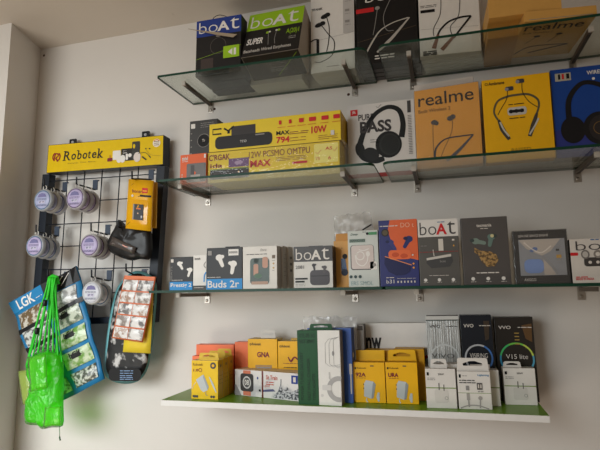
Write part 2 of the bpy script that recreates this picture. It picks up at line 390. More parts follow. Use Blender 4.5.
# the lowest shelf: white board with a glossy green laminate on top
xL, xR = xat(3, 161, .19), xat(3, 549.5, .19)
t = thing('laminate_shelf', 'white board shelf with glossy green top, lowest of the shelves', 'shelf', shelf_point(3, xL, 0, -.013))
def sl(x, off, dz): return shelf_point(3, x, off, dz)-t.location
def slab(mb, x0, x1, d0, d1, z0, z1, mat):
    q = [sl(x, d, z) for z in (z0, z1) for x, d in ((x0, d1), (x1, d1), (x1, d0), (x0, d0))]
    mb.add(q, [(3, 2, 1, 0), (4, 5, 6, 7), (0, 1, 5, 4), (1, 2, 6, 5), (2, 3, 7, 6), (3, 0, 4, 7)], mat)
mb = MB(); slab(mb, xL, xR, .001, .1882, -.0125, -.001, M((228, 226, 222), .4)); mb.build('board', t)
mb = MB(); slab(mb, xL, xR, .001, .1882, -.001, 0, M((112, 158, 36), .34)); mb.build('green_top', t)['label'] = 'glossy leaf green laminate top'
mb = MB(); slab(mb, xL, xR, .1882, .19, -.0125, -.0002, M((238, 236, 232), .35)); mb.build('edge_strip', t)
for u, v, lab in ((226, 402, 'small bracket peeping out under the left of the green shelf'), (532, 417, 'small bracket peeping out under the right of the green shelf')):
    bracket(3, u-6, v+8, lab, T=.0132, length=.12)
# empty screw holes beside the brackets
for u, v, lab in ((214.5, 109, 'dark screw hole beside the left bracket of the topmost shelf'), (348.5, 94.5, 'dark screw hole left of the bracket by the top shelf gap'), (44, 55.5, 'dark nail hole high in the back corner')):
    mb = MB(); mb.lathe([(0, -.0012), (.0028, -.0012), (.0038, -.0005), (.004, 0)], M((74, 52, 40), .8), 'y', 12); tag(mb.build('screw_hole', None, at(u, v, 0)), lab, 'screw hole', 'holes in the wall')
# ------------------------------------------------------------------ topmost shelf
G1 = 'cartons on the topmost shelf'
c = Carton('earphone_box', 'black and blue headset box with white lettering, leftmost on the topmost shelf', 'box', (195.3, 240.5), 18, .160, 0, .04, M((34, 32, 32), .35), BLACK, group=G1)
c.base.rect(0, .70, 1, 1, BLUE); c.base.poly([(0, .30), (1, .46), (1, .465), (0, .305)], LIME); c.make()
p = c.P(); boat_logo(p, .06, .76, .96, .96, WHITE); p.build('logo', c.o)
p = c.P(); p.ring(.5, .50, .022, .0012, M((96, 88, 84))); p.ell(.5, .68, .007, M((150, 140, 132)), .003); p.rect(.12, .05, .4, .30, M((70, 58, 54))); p.build('product_picture', c.o)
p = c.P(6); p.rrect(.62, .26, .97, .47, LIME, .002); p.poly([(.72, .36), (.82, .30), (.82, .42)], WHITE); p.rect(.85, .30, .9, .42, WHITE); p.build('price_sticker', c.o)['label'] = 'lime green sticker with a white mark'
mb = MB(); pts, _ = spline([(c.w*.30, .01, c.h), (c.w*.36, .008, c.h+.009), (c.w*.48, .006, c.h+.012), (c.w*.62, .008, c.h+.007), (c.w*.68, .01, c.h)], 6); mb.tube(pts, .0009, INK); mb.build('wire_loop', c.o)
# a strip of paper tape stuck across its face
mb = MB(); T = [at(188, 29, .175), at(199, 31, .172), at(215, 34.5, .168), at(233, 37.3, .166), at(237, 34.2, .166), at(216, 32, .168), at(199, 30.2, .172), at(188.5, 28.6, .175)]
o0 = T[2].copy(); mb.add([q-o0 for q in T]+[q-o0+Vector((0, .0006, 0)) for q in T], [(0, 1, 6, 7), (1, 2, 5, 6), (2, 3, 4, 5), (15, 14, 9, 8), (14, 13, 10, 9), (13, 12, 11, 10)]+[(k, 8+k, 8+(k+1) % 8, (k+1) % 8) for k in range(8)], M((168, 152, 130), .5))
st = mb.build('paper_strap', c.o, None); st.matrix_world = Matrix.Translation(o0); st.matrix_parent_inverse = c.o.matrix_world.inverted(); st.matrix_basis = Matrix.Translation(o0); st['label'] = 'beige paper strap sticking out across the front'
for k in range(2):
    d = Carton('earphone_box', ('black carton standing right behind the blue topped headset box', 'black carton against the wall behind the blue topped headset box')[k], 'box', ((204, 245), (212, 250))[k], 30+6*k, (.115, .065)[k], 0, .04, M((34, 32, 32), .4), BLACK, group=G1).make()
w1 = Carton('earphone_box', 'white carton lying flat behind the tilted lime green topped box', 'box', (250, 302), 80, .070, 0, .066, OFFW, OFFW, h=.02, group=G1).make()
c = Carton('earphone_box', 'black earphone box with lime green top band, tilted back on the topmost shelf', 'box', (241, 298.5), 10.5, (.171, .176), 0, .084, M((32, 30, 30), .35), M((178, 166, 152), .5), lift=.0295, group=G1, pitch=.35)
c.base.rect(0, .60, 1, 1, LIME); c.make()
p = c.P(); boat_logo(p, .06, .65, .92, .93, WHITE); p.build('logo', c.o)
p = c.P(); p.text('SUPER', .05, .26, .34, .40, WHITE, .03, .2); p.text('A(20)1', .74, .36, .96, .50, LIME, .01); p.lines(.80, .92, (.31, .27), OFFW); p.text('Bassheads Wired Earphones', .03, .06, .86, .15, OFFW, .01); p.build('lettering', c.o)
p = c.P(); p.stroke([(.42, .47), (.44, .30), (.45, .2)], .0014, GREY, 5); p.stroke([(.56, .48), (.55, .32), (.57, .2)], .0014, GREY, 5); p.ell(.40, .49, .004, LIME); p.ell(.44, .50, .003, WHITE); p.ell(.60, .51, .004, LIME); p.ell(.56, .51, .003, WHITE); p.build('product_picture', c.o)
bp = Print(lambda a, b, l: Vector((a*c.w, (1-b)*c.t, -EPS*l)), c.w, c.t, 2); cw = c.w; bp.rect(.01, .01, .99, .99, M((52, 47, 43), .45))
bp.stroke([(.95, .9), (.5, .1)], .001, LIME); bp.lines(.4, .7, (.3, .36, .44, .6), GREY, .0015); bp.rrect(.35, .45, .62, .75, M((70, 62, 56)), .006); bp.build('bottom_print', c.o)
def WP(c): f = c.fn; return Print(lambda a, b, l: f(1.258*a-.262, b, l), c.w, c.h, 3)
c = Carton('earphone_box', 'white wired earphone box with two black earbuds, third from left on the topmost shelf', 'box', (311, 355), -8, .093, 0, .028, WHITE, OFFW, group=G1)
c.base.rect(.75, .45, .985, 1, M((196, 192, 188))); c.make()
p = WP(c); p.text('TITANIK', .225, .79, .43, .82, INK, .02); p.build('logo', c.o)
p = WP(c); p.ell(.47, .70, .009, BLACK, .006, .5); p.ell(.52, .715, .006, BLACK); p.ell(.36, .60, .009, BLACK, .006, .4); p.ell(.43, .615, .006, BLACK)
p.stroke([(.50, .70), (.55, .55), (.54, .38), (.50, .25)], .0018, INK, 8); p.stroke([(.40, .60), (.52, .48), (.64, .36), (.60, .20), (.40, .13), (.28, .14)], .0018, INK, 8); p.stroke([(.21, .40), (.27, .42), (.34, .42)], .003, INK, 8); p.stroke([(.34, .42), (.34, .24)], .006, BLACK); p.build('product_picture', c.o)
p = WP(c); [(p.rect(.84, b, .92, b+.03, GREY), p.lines(.84, .94, (b-.03,), GREY)) for b in (.88, .72, .58)]; p.stroke([(.35, .405), (.985, .45)], .0006, GREY); p.lines(.5, .75, (.06,), INK); p.build('small_print', c.o)
for k in range(3):
    Carton('earphone_box', ('first', 'second', 'last')[k]+' white carton standing behind the white wired earphone box', 'box', ((314, 356), (317, 357.5), (320, 359))[k], 2+8*k, (.064, .043, .022)[k], 0, .0195, OFFW, OFFW, group=G1).make()
c = Carton('earphone_box', 'black neckband box with a red stripe, by the gap of the topmost shelf', 'box', (357, 418.5), -26, .104, 0, .03, M((26, 24, 24), .35), BLACK, group=G1)
c.base.rect(0, .59, .30, .64, RED); c.make()
p = c.P(); boat_logo(p, .16, .70, .92, .83, WHITE); p.build('logo', c.o)
p = c.P(); p.stroke([(.17, .14), (.30, .28), (.42, .37), (.62, .43), (.86, .46)], [.004, .004, .003, .0025, .0025], M((196, 190, 180)), 8); p.stroke([(.88, .46), (.62, .28), (.52, .22), (.34, .12)], [.003, .007, .008, .005], M((186, 180, 172)), 8)
p.ell(.36, .62, .006, GREY, .005); p.ell(.58, .71, .007, GREY, .005); p.stroke([(.36, .61), (.32, .45), (.28, .32)], .0014, GREY, 6); p.stroke([(.58, .70), (.46, .52), (.50, .36), (.62, .34)], .0014, GREY, 6); p.build('product_picture', c.o)
p = c.P(); p.stroke([(.02, .26), (.98, .36)], .0006, M((120, 96, 70))); p.lines(.3, .62, (.08, .05), WHITE, .003); p.build('small_print', c.o)
for k in range(3):
    Carton('earphone_box', ('first', 'second', 'last')[k]+' black carton standing behind the black neckband box', 'box', ((359, 420), (361, 421), (363, 422))[k], -10, (.072, .048, .024)[k], 0, .021, BLACK, DGREY, group=G1).make()
c = Carton('earphone_box', 'white neckband box with brown tipped black band, front of a row on the topmost shelf', 'box', (420.3, 481.5), -20, (.108, .100), 0, .019, WHITE, OFFW, group=G1).make()
p = c.P(); neckband(p, [(.30, .26), (.36, .34), (.5, .43), (.7, .47), (.86, .47)], [], [[(.38, .80), (.36, .55), (.24, .36), (.24, .26)], [(.70, .80), (.66, .5), (.52, .36), (.54, .24)]], [(.38, .82), (.70, .82)], BLACK, bw=.0045)
p.stroke([(.86, .47), (.68, .31), (.56, .2)], .0045, BLACK, 6); p.stroke([(.31, .27), (.23, .09)], [.006, .010], M((126, 82, 66))); p.stroke([(.60, .25), (.36, .06)], [.006, .010], M((126, 82, 66))); p.build('product_picture', c.o)
p = c.P(); p.rect(.03, .585, .27, .625, INK); p.lines(.03, .3, (.66, .68), INK); p.lines(.05, .28, (.055, .03, .01), INK, .003); p.stroke([(.03, .36), (.98, .33)], .0005, GREY); p.build('small_print', c.o)
for k in range(4):
    Carton('earphone_box', ('first', 'second', 'third', 'last')[k]+' white carton in the row behind the white neckband box', 'box', ((421.5, 482), (423, 483), (424.5, 484), (426, 485))[k], -12, ((.084, .079), (.063, .059), (.042, .039), (.021, .020))[k], 0, .0165, OFFW, OFFW, group=G1).make()
c = Carton('kraft_box', 'kraft neckband box lying face down on the glass, nearest the front', 'box', (525, 597), 9, (.200, .186), 0, .022, KRAFT, KRAFT, h=.165, pitch=math.pi/2, lift=.0003, group='kraft boxes on the topmost shelf').make()
c.o.matrix_world = c.mw @ Matrix.Identity(4)
# pitched forward the printed face looks down through the glass: put its top edge at the front of the shelf
X = c.mw.col[0].to_3d(); Zu = Vector((0, 0, 1)); Zu = (Zu-X*X.z).normalized(); N = Zu.cross(X)    # N points into the wall
A = ground(525, .204, 0, .0006)
c.o.matrix_world = Matrix(((X.x, Zu.x, -N.x, A.x+N.x*.165), (X.y, Zu.y, -N.y, A.y+N.y*.165), (X.z, Zu.z, -N.z, A.z+N.z*.165), (0, 0, 0, 1)))
p = c.P(); p.text('realme', .05, .76, .90, .92, INK, .006); p.text('Buds Wireless 2', .06, .68, .5, .72, INK); p.build('logo', c.o)
p = c.P(); p.ell(.30, .60, .007, INK, .004); p.ell(.62, .62, .007, INK, .004); p.stroke([(.30, .59), (.16, .40)], .0014, INK); p.stroke([(.62, .61), (.52, .42)], .0014, INK); p.stroke([(.08, .12), (.24, .30), (.50, .34), (.86, .32)], .003, INK, 8); p.stroke([(.86, .32), (.60, .24), (.30, .14)], .004, INK, 6); p.build('product_picture', c.o)
CW = c.w
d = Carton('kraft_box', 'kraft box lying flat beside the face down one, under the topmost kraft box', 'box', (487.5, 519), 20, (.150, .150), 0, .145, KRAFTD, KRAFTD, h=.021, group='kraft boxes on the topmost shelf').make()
d = Carton('kraft_box', 'large kraft box lying on top of the two flat kraft boxes', 'box', (489, 562), -6, (.198, .194), 0, .16, KRAFT, KRAFT, lift=.0232, group='kraft boxes on the topmost shelf').make()
# ------------------------------------------------------------------ second shelf
G2 = 'cartons on the second shelf'
c = Carton('speaker_box', 'charcoal speaker box with a round black speaker, behind the orange box', 'box', (188.5, 216.5), 120, .078, 1, .07, M((70, 70, 70), .35), DGREY, BLACK, group=G2).make()
p = c.P(); p.ell(.52, .69, .0185, M((26, 26, 27), .6), n=32); p.ring(.52, .69, .0185, .0012, GREY); p.build('product_picture', c.o)
p = c.P(); p.rrect(.05, .885, .20, .955, WHITE, .001); p.lines(.40, .9, (.95, .92, .89), GREY, .0014); p.text('Tr', .47, .67, .58, .71, OFFW, .02); [p.rect(.05, b, .10, b+.015, GREY) for b in (.80, .70, .60, .5)]; p.build('small_print', c.o)
c = Carton('speaker_box', 'small orange box with a grey picture, leftmost on the second shelf', 'box', (179.7, 205.8), 154, .126, 1, .045, ORANGE, M((226, 104, 58)), group=G2).make()
p = c.P(); p.text('mivi', .08, .80, .30, .93, WHITE, .02); p.rect(.92, .84, .99, .96, WHITE); p.lines(.08, .3, (.76,), WHITE); [p.rect(.07, b, .11, b+.04, OFFW) for b in (.15, .22, .3)]; p.build('logo', c.o)
p = c.P(); p.rrect(.26, .05, 1, .68, M((120, 116, 114), .25), .004); p.ell(.55, .35, .005, ORANGE); p.rect(.42, .06, .78, .30, M((170, 166, 160))); p.rect(.42, .30, .56, .62, M((88, 84, 84))); p.build('product_picture', c.o)
c = Carton('speaker_box', 'long yellow speaker box in clear film, lower of the pair on the second shelf', 'box', (207.5, 340), 147, .118, 1, .095, YELB, M((222, 196, 60), .35), group=G2).make(); low = c
p = c.P(); p.text("C'RGAK", .01, .72, .18, .92, MAROON, .02); p.text('ida', .02, .48, .12, .62, MAROON, .02); p.text('12W PCSMO OMTPU', .33, .70, .79, .90, MAROON, 0); p.text('MAX', .34, .40, .50, .62, RED, .03); p.build('logo', c.o)
p = c.P(); p.rrect(.02, .10, .33, .40, M((48, 46, 46)), .003); p.rect(.02, .40, .33, .44, M((130, 150, 80))); p.rect(.17, .46, .33, .74, M((116, 84, 128))); p.ell(.25, .60, .012, M((176, 150, 180)), .005); p.ell(.25, .30, .002, YEL); p.build('product_picture', c.o)
p = c.P(); p.lines(.54, .76, (.64, .59, .54), MAROON, .0012); p.rrect(.66, .40, .77, .47, RED, .001); p.rrect(.82, .36, .99, .95, M((250, 236, 130)), .003); p.text('AS', .90, .74, .95, .84, RED, .02); p.stroke([(.83, .70), (.845, .64), (.87, .76)], .001, RED); p.stroke([(.955, .74), (.965, .68), (.985, .8)], .001, RED); p.text('75', .83, .45, .86, .54, RED); p.text('6', .92, .44, .94, .55, RED); p.build('small_print', c.o)
mb = MB(); e = .0016; mb.box((-e, -e, .0004), (c.w+e+.010, c.t, c.h+e), CLEAR, .004); mb.build('clear_film', c.o)
c = Carton('speaker_box', 'long yellow speaker box with a black soundbar, stacked on the film wrapped one', 'box', (209, 341), 117.5, .117, 1, .08, YELB, M((220, 180, 30), .4), lift=low.h+.0022, group=G2).make()
p = c.P(); p.stroke([(.10, .80), (.03, .80), (.03, .62), (.10, .62)], .004, INK); p.stroke([(.12, .80), (.155, .70), (.20, .84)], .005, INK); p.rect(.148, .60, .168, .70, INK); p.build('logo', c.o)
p = c.P(); p.rect(.18, .45, .37, .84, M((58, 54, 54))); p.rrect(.05, .07, .50, .52, M((40, 38, 38)), .012); p.text('TCO', .25, .24, .30, .32, WHITE); p.rect(.37, .44, .44, .48, GREY); p.build('product_picture', c.o)
p = c.P(); p.text('MAX', .53, .36, .63, .50, INK, .03); p.text('794', .53, .08, .63, .30, RED, .03); p.text('10W', .79, .30, .90, .54, RED, .03); p.build('lettering', c.o)
p = c.P(); p.lines(.63, .77, (.42, .36), MAROON, .0016); p.lines(.63, .75, (.22, .12), MAROON, .0012); p.lines(.84, .98, (.20, .14, .08), MAROON, .001)
for k, a in enumerate((.55, .625, .70, .775, .865, .95)): p.rrect(a, .72, a+(.02, .02, .035, .05, .05, .045)[k], .86, RED, .0012); p.lines(a-.01, a+.05, (.62,), RED, .001, k)
p.rect(.93, .18, .955, .34, OFFW); p.build('small_print', c.o)
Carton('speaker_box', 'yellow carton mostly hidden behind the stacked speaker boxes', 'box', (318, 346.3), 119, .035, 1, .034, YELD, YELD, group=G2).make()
c = Carton('headphone_box', 'white headphone box showing big black folding headphones', 'box', (348.7, 417), 102.5, .050, 1, .048, M((222, 218, 214), .4), OFFW, group=G2)
c.base.rect(0, 0, 1, .055, M((150, 44, 40))); c.make()
p = c.P(); p.rect(.05, .85, .16, .935, RED); p.text('JBL', .075, .875, .135, .915, WHITE, .02); p.build('logo', c.o)
p = c.P(); p.text('PURE', .17, .775, .40, .86, M((60, 56, 56)), .02); p.text('BASS', .19, .60, .66, .76, M((60, 56, 56)), .035); p.lines(.34, .5, (.5, .47), GREY, .002); p.stroke([(.44, .95), (.47, .93), (.52, .97)], .001, INK); p.rect(.90, .82, .95, .98, DGREY); p.lines(.9, .955, [.78-.022*k for k in range(24)], DGREY, .0012, 3); p.build('lettering', c.o)
HB = M((24, 26, 26), .5)
p = c.P(); p.stroke([(.165, .40), (.235, .59), (.345, .76), (.46, .87), (.63, .925), (.78, .86), (.83, .68), (.80, .50)], [.016, .013, .012, .011, .011, .012, .013, .015], HB, 8)
p.ell(.185, .38, .012, M((28, 29, 29), .5), .020, .2, 28); p.stroke([(.16, .38), (.25, .27), (.42, .22), (.54, .24)], [.016, .018, .016, .012], HB, 8); p.ell(.35, .31, .021, M((34, 35, 35), .5), .016, -.5, 28)
p.ell(.61, .42, .0325, M((22, 23, 23), .5), .0345, .2, 32); p.ell(.625, .42, .026, M((42, 44, 43), .45), .0285, .2, 32); p.ell(.63, .42, .0215, M((33, 35, 34), .45), .024, .2, 32); p.build('product_picture', c.o)
w = Carton('earphone_box', 'plain white carton peeping out behind the tan film wrapped neckband box', 'box', (417.5, 478.5), 81, (.066, .080), 1, .05, M((206, 198, 190)), M((206, 198, 190)), group=G2).make()
c = Carton('neckband_box', 'tan neckband box in shiny film with large black lettering', 'box', (417.3, 483.2), 86.5, (.094, .108), 1, .026, AMB, AMB, group=G2).make()
p = c.P(); p.text('realme', .06, .785, .92, .945, M((40, 32, 22)), .005); p.text('Buds Wireless 2', .06, .70, .56, .745, M((90, 60, 30))); p.build('logo', c.o)
p = c.P(); p.ell(.30, .565, .0075, DGREY, .006); p.ell(.335, .55, .005, DGREY); p.ell(.55, .59, .0075, DGREY, .006); p.ell(.59, .605, .006, DGREY); p.stroke([(.28, .56), (.27, .36), (.27, .12)], .0012, M((110, 80, 50)), 5); p.stroke([(.58, .59), (.56, .42), (.42, .2), (.36, .08)], .0012, M((110, 80, 50)), 5)
p.stroke([(.28, .10), (.31, .24), (.46, .34), (.70, .355), (.88, .355)], [.005, .004, .003, .003, .003], M((60, 58, 62)), 8); p.stroke([(.88, .355), (.72, .23), (.62, .16), (.46, .07)], [.003, .006, .008, .006], M((78, 78, 84)), 6); p.build('product_picture', c.o)
mb = MB(); mb.box((-.0012, -.0014, .0004), (c.w+.0012, c.t+.001, c.h+.001), CLEAR, .002); mb.build('clear_film', c.o)
c = Carton('neckband_box', 'bright yellow neckband box with a grey neckband pictured', 'box', (486.5, 556), 76.5, (.106, .110), 1, .03, YEL, YELD, group=G2).make()
p = c.P(); p.ring(.07, .945, .0028, .001, INK); p.text('Ambrane', .10, .925, .34, .965, INK, .02); p.build('logo', c.o)
p = c.P(); p.stroke([(.21, .50), (.16, .60), (.22, .72), (.36, .765), (.52, .775), (.68, .765), (.80, .70), (.82, .62), (.78, .53)], [.004, .004, .0045, .005, .005, .005, .0045, .004, .004], M((92, 86, 62)), 6)
for q in ([(.22, .50), (.27, .38), (.36, .255)], [(.78, .53), (.72, .40), (.655, .27)]): p.stroke(q, [.005, .010, .007], M((70, 66, 60)), 5); p.stroke([(q[0][0]+.02, .47), (q[1][0]+.015, .38), (q[2][0]+.0, .29)], .0035, M((200, 196, 186)), 4)
p.stroke([(.38, .845), (.36, .74), (.26, .62), (.215, .56)], .0014, INK, 6); p.stroke([(.60, .92), (.60, .80), (.68, .68), (.80, .60)], .0014, INK, 6)
for a, b in ((.40, .855), (.565, .93)): p.rrect(a-.05, b-.02, a+.07, b+.03, M((62, 62, 70)), .003); p.ell(a-.03, b, .004, M((140, 140, 150)))
p.build('product_picture', c.o)
p = c.P(); p.rrect(.36, .535, .64, .63, M((200, 196, 190)), .006); [p.ell(.41+.08*k, .583, .0045, INK) for k in range(3)]; p.rect(.42, .565, .6, .60, INK); p.lines(.38, .62, (.665, .50), INK, .0018); p.text('BASSED', .38, .10, .66, .145, M((150, 120, 20))); p.build('lettering', c.o)
c = Carton('headphone_box', 'blue headphone box with dark headphones, rightmost on the second shelf', 'box', (557, 636), 66, (.100, .098), 1, .045, M((22, 68, 150), .4), M((120, 110, 100)), group=G2)
c.base.poly([(0, 0), (1, 0), (1, .5), (0, .3)], M((48, 58, 136), .4)); c.make()
p = c.P(); p.stroke([(.20, .40), (.22, .64), (.38, .80), (.56, .80), (.74, .70), (.80, .5)], [.012, .011, .010, .010, .011, .012], M((22, 22, 26), .35), 8); p.ell(.24, .30, .024, M((24, 24, 28), .35), .030, 0, 28); p.ell(.58, .30, .031, M((28, 27, 30), .35), .036, 0, 30); p.ell(.60, .30, .023, M((48, 44, 46), .3), .028, 0, 30); p.ring(.60, .30, .014, .001, GOLD); p.build('product_picture', c.o)
p = c.P(); p.rect(.06, .86, .27, .95, M((180, 176, 160))); p.rect(.10, .88, .13, .94, INK); p.rect(.15, .88, .18, .94, RED); p.rect(.21, .88, .25, .94, INK); p.text('WIRELESS', .48, .90, .78, .945, WHITE, .02); p.ell(.56, .85, .003, WHITE); p.build('lettering', c.o)
# ------------------------------------------------------------------ third shelf
G3 = 'cartons on the third shelf'
K = M((46, 45, 46), .4)
def budsbox(name, label, u, vt, off, t, txt, grp, small=False):
    c = Carton(name, label, 'box', u, vt, off, 2, t, K, M((34, 34, 35)), group=grp); c.base.rect(0, 0, 1, .25, SKY); c.make(); return c
c = budsbox('earbud_box', 'small black and blue earbud box, leftmost on the third shelf', (169.5, 192.4), 257, .165, .03, '', G3)
p = c.P(); p.text('Prestig 2', .05, .06, .96, .21, WHITE, .02); p.lines(.1, .6, (.30,), OFFW); p.text('BEATS', .03, .30, .12, .72, GREY, rot=True); p.build('lettering', c.o)
p = c.P(); bud(p, .42, .80, .024, -1.0, WHITE, None, 1); bud(p, .90, .60, .024, -1.9, WHITE, None, -1); p.build('product_picture', c.o)
p = c.P(); p.rrect(.04, .84, .16, .94, OFFW, .001); p.build('sticker', c.o)
c = Carton('earbud_box', 'slim white earbud box with a dark foot, between two black and blue boxes', 'box', (192.9, 206.2), 255, .165, 2, .03, WHITE, OFFW, group=G3); c.base.rect(0, 0, 1, .12, DGREY); c.make()
p = c.P(); p.text('boult', .12, .86, .55, .93, INK, .01); p.lines(.1, .8, (.06,), OFFW); p.build('logo', c.o)
p = c.P(); p.stroke([(.95, .80), (.82, .70), (.95, .62)], .002, GREY, 4); p.stroke([(.99, .50), (.86, .40), (.84, .22)], .003, SKY, 4); p.build('product_picture', c.o)
c = budsbox('earbud_box', 'black and blue earbud box with two white earbuds and a dark top tab', (206.3, 242.2), 247.5, .171, .04, '', G3)
p = c.P(); p.text('Buds 2r', .04, .04, .92, .21, WHITE, .015); p.lines(.03, .42, (.29,), OFFW, .0012); p.build('lettering', c.o)
p = c.P(); bud(p, .36, .76, .034, -1.15, WHITE, None, 1); bud(p, .76, .60, .034, -1.75, WHITE, None, -1); p.build('product_picture', c.o)
p = c.P(); p.rect(.62, .80, .90, .95, WHITE); [p.rect(.64+.03*k, .85, .655+.03*k, .90, INK) for k in range(8)]; p.rrect(.04, .82, .15, .93, GREY, .001); p.build('sticker', c.o)
c.tab(K, .45, .86, .0035, .4, slot=False, name='top_flap')
c = Carton('earbud_box', 'white earbud box with dark green case picture, front of a row of three', 'box', (242.8, 277.2), 246.2, .171, 2, .032, M((230, 226, 218)), M((190, 184, 176)), group=G3).make()
p = c.P(); p.lines(.12, .72, (.81,), INK, .0014); p.text('Enco', .52, .88, .70, .94, GREY, 0, .3); p.build('logo', c.o)
p = c.P(); p.rrect(.22, .10, .78, .72, M((58, 76, 66), .25), .008); p.rect(.26, .10, .74, .17, M((190, 156, 136))); p.rrect(.32, .30, .46, .58, PINK, .004); p.rrect(.58, .48, .74, .74, PINK, .005); p.ell(.45, .30, .010, M((92, 120, 100)), .006); p.ell(.40, .66, .006, M((36, 50, 44))); p.build('product_picture', c.o)
p = c.P(); p.rect(.86, .70, .95, .78, M((120, 104, 88))); p.ell(.9, .58, .002, GOLD); p.ell(.9, .48, .002, GOLD); p.lines(.86, .95, (.42, .65), GREY, .001); p.build('small_print', c.o)
d = Carton('earbud_box', 'second box of the row behind the dark green case box', 'box', (247.5, 283), 246.5, .138, 2, .03, OFFW, M((206, 200, 192)), group=G3).make()
p = d.sideP(); p.lines(.2, .8, (.3, .4, .5, .6, .7, .8), GREY, .001); p.build('small_print', d.o)
d = Carton('earbud_box', 'last box of the row behind the dark green case box', 'box', (252.5, 289), 247, .107, 2, .035, OFFW, M((196, 190, 182)), group=G3).make()
p = d.sideP(); [p.rect(.3, b, .7, b+.06, DGREY) for b in (.4, .55, .7)]; p.build('small_print', d.o)
c = Carton('earbud_box', 'black topped white earbud box with grey lettering, beside the tan box', 'box', (294, 333.2), 246.2, .171, 2, .038, M((220, 218, 212)), M((60, 58, 58)), K, group=G3); c.base.rect(0, .63, 1, 1, M((62, 58, 56), .35)); c.make()
p = c.P(); boat_logo(p, .06, .67, .92, .95, M((226, 220, 212))); p.build('logo', c.o)
p = c.P(); p.rrect(.42, .06, .92, .42, M((84, 82, 86)), .009); p.rect(.44, .27, .90, .29, M((50, 50, 54))); bud(p, .52, .54, .016, -1.4, M((64, 62, 66)), None, 1); bud(p, .80, .48, .018, -1.7, M((92, 90, 92)), None, -1); p.build('product_picture', c.o)
p = c.P(); p.text('2081', .05, .46, .27, .54, DGREY, .01); p.rect(.04, .20, .36, .24, INK); p.rect(.04, .13, .28, .17, INK); p.lines(.04, .3, (.09, .05), GREY, .001); p.build('small_print', c.o)
c.tab(K, .35, .72, .0022, .4, slot=False, name='top_flap')
c = Carton('earbud_box', 'tan box with a blue watch picture, half hidden by the pale earphone box', 'box', (334.6, 366), 240.5, .128, 2, .03, M((226, 166, 84), .4), KRAFT, group=G3).make()
p = c.P(); p.stroke([(.30, .62), (.33, .34)], [.010, .014], M((52, 84, 128), .25)); p.ell(.36, .66, .006, INK); p.ell(.34, .32, .008, M((30, 44, 70))); p.ell(.27, .84, .001, INK); p.build('product_picture', c.o)
c.tab(M((216, 152, 70), .45), .05, .6, .018, .3, slot=False, name='top_flap')
c = Carton('earphone_box', 'pale mint box with a window showing white wired earphones', 'box', (349, 379.6), 230.5, .171, 2, .03, M((206, 212, 206), .35), M((196, 198, 192), .35), group=G3)
c.base.rrect(.08, .30, .86, .74, DGREY, .006); c.make()
p = c.P(); p.rrect(.11, .315, .845, .735, M((218, 206, 200), .2), .005); p.ring(.40, .55, .009, .0022, WHITE); p.ell(.66, .58, .0045, WHITE, .006); p.stroke([(.66, .56), (.62, .44), (.48, .37), (.30, .42), (.24, .56)], .002, WHITE, 6); p.stroke([(.36, .66), (.52, .64), (.70, .67)], .002, M((236, 232, 228)), 5); p.ell(.30, .58, .003, OFFW); p.build('window', c.o)
p = c.P(); p.rrect(.72, .30, .95, .44, WHITE, .003); p.ell(.86, .38, .004, GREY); p.build('plug_picture', c.o)
p = c.P(); p.text('Deep', .10, .905, .34, .955, M((60, 96, 84)), .01, .3); p.rect(.06, .79, .58, .85, M((116, 140, 128))); p.text('EARPHONES', .07, .80, .57, .84, DGREY, .01); p.rect(.70, .915, .97, .965, M((84, 150, 104))); p.ell(.66, .94, .003, INK); p.lines(.5, .62, (.97,), INK); [p.ell(a, .18, .0035, M((60, 80, 80))) for a in (.08, .23, .38)]; p.text('ERS SMOL', .08, .03, .8, .10, M((150, 176, 178))); p.build('lettering', c.o)
OR = M((226, 104, 58), .35)
c = Carton('earbud_box', 'navy and orange earbud box with navy earbuds over an open case', 'box', (380.6, 419.8), 219.8, .171, 2, .036, M((52, 58, 118), .35), M((40, 44, 92)), group=G3)
c.base.poly([(.30, 1), (1, 1), (1, .38), (.60, .44), (.46, .56), (.36, .74), (.30, .86)], OR); c.base.poly([(.30, 1), (.24, .84), (.30, .72), (.5, .5), (.62, .6), (.6, 1)], OR); c.make()
p = c.P(); bud(p, .78, .70, .030, -2.1, NAVY, M((30, 34, 74)), -1); bud(p, .30, .66, .026, -1.0, M((60, 66, 128)), M((34, 38, 80)), -1); p.rrect(.24, .40, .82, .54, M((236, 112, 62)), .007); p.ell(.42, .47, .008, M((206, 84, 44)), .005); p.ell(.64, .45, .008, M((206, 84, 44)), .005); p.poly([(.14, .44), (.80, .30), (.78, .22), (.66, .17), (.42, .16), (.22, .22), (.12, .34)], M((34, 38, 84))); p.stroke([(.14, .45), (.82, .31)], .0018, M((240, 150, 90))); p.build('product_picture', c.o)
p = c.P(); p.text('Chix', .42, .245, .56, .30, WHITE, .02); p.ell(.17, .81, .0085, M((44, 40, 44))); p.ell(.17, .81, .006, M((96, 84, 62))); p.build('badge', c.o)
p = c.P(); p.text('DO t', .58, .88, .92, .95, M((240, 190, 160)), -.005); p.lines(.04, .5, (.91,), OFFW, .0018); p.text('b31', .16, .045, .36, .10, WHITE); [p.rect(.44+.085*k, .05, .475+.085*k, .08, OFFW) for k in range(6)]; p.lines(.16, .36, (.13,), OFFW, .0016); p.lines(.44, .92, (.115,), OFFW, .0008); p.ell(.86, .46, .002, OFFW); p.ell(.87, .33, .002, M((250, 170, 60))); p.ell(.87, .27, .002, M((250, 170, 60))); p.build('lettering', c.o)
c = Carton('earbud_box', 'grey earbud box with white top and a red letter in the lettering', 'box', (420.4, 461.2), 219.3, .171, 2, .032, M((92, 90, 86), .35), M((60, 58, 56)), group=G3); c.base.rect(0, .735, 1, 1, M((226, 222, 216))); c.make()
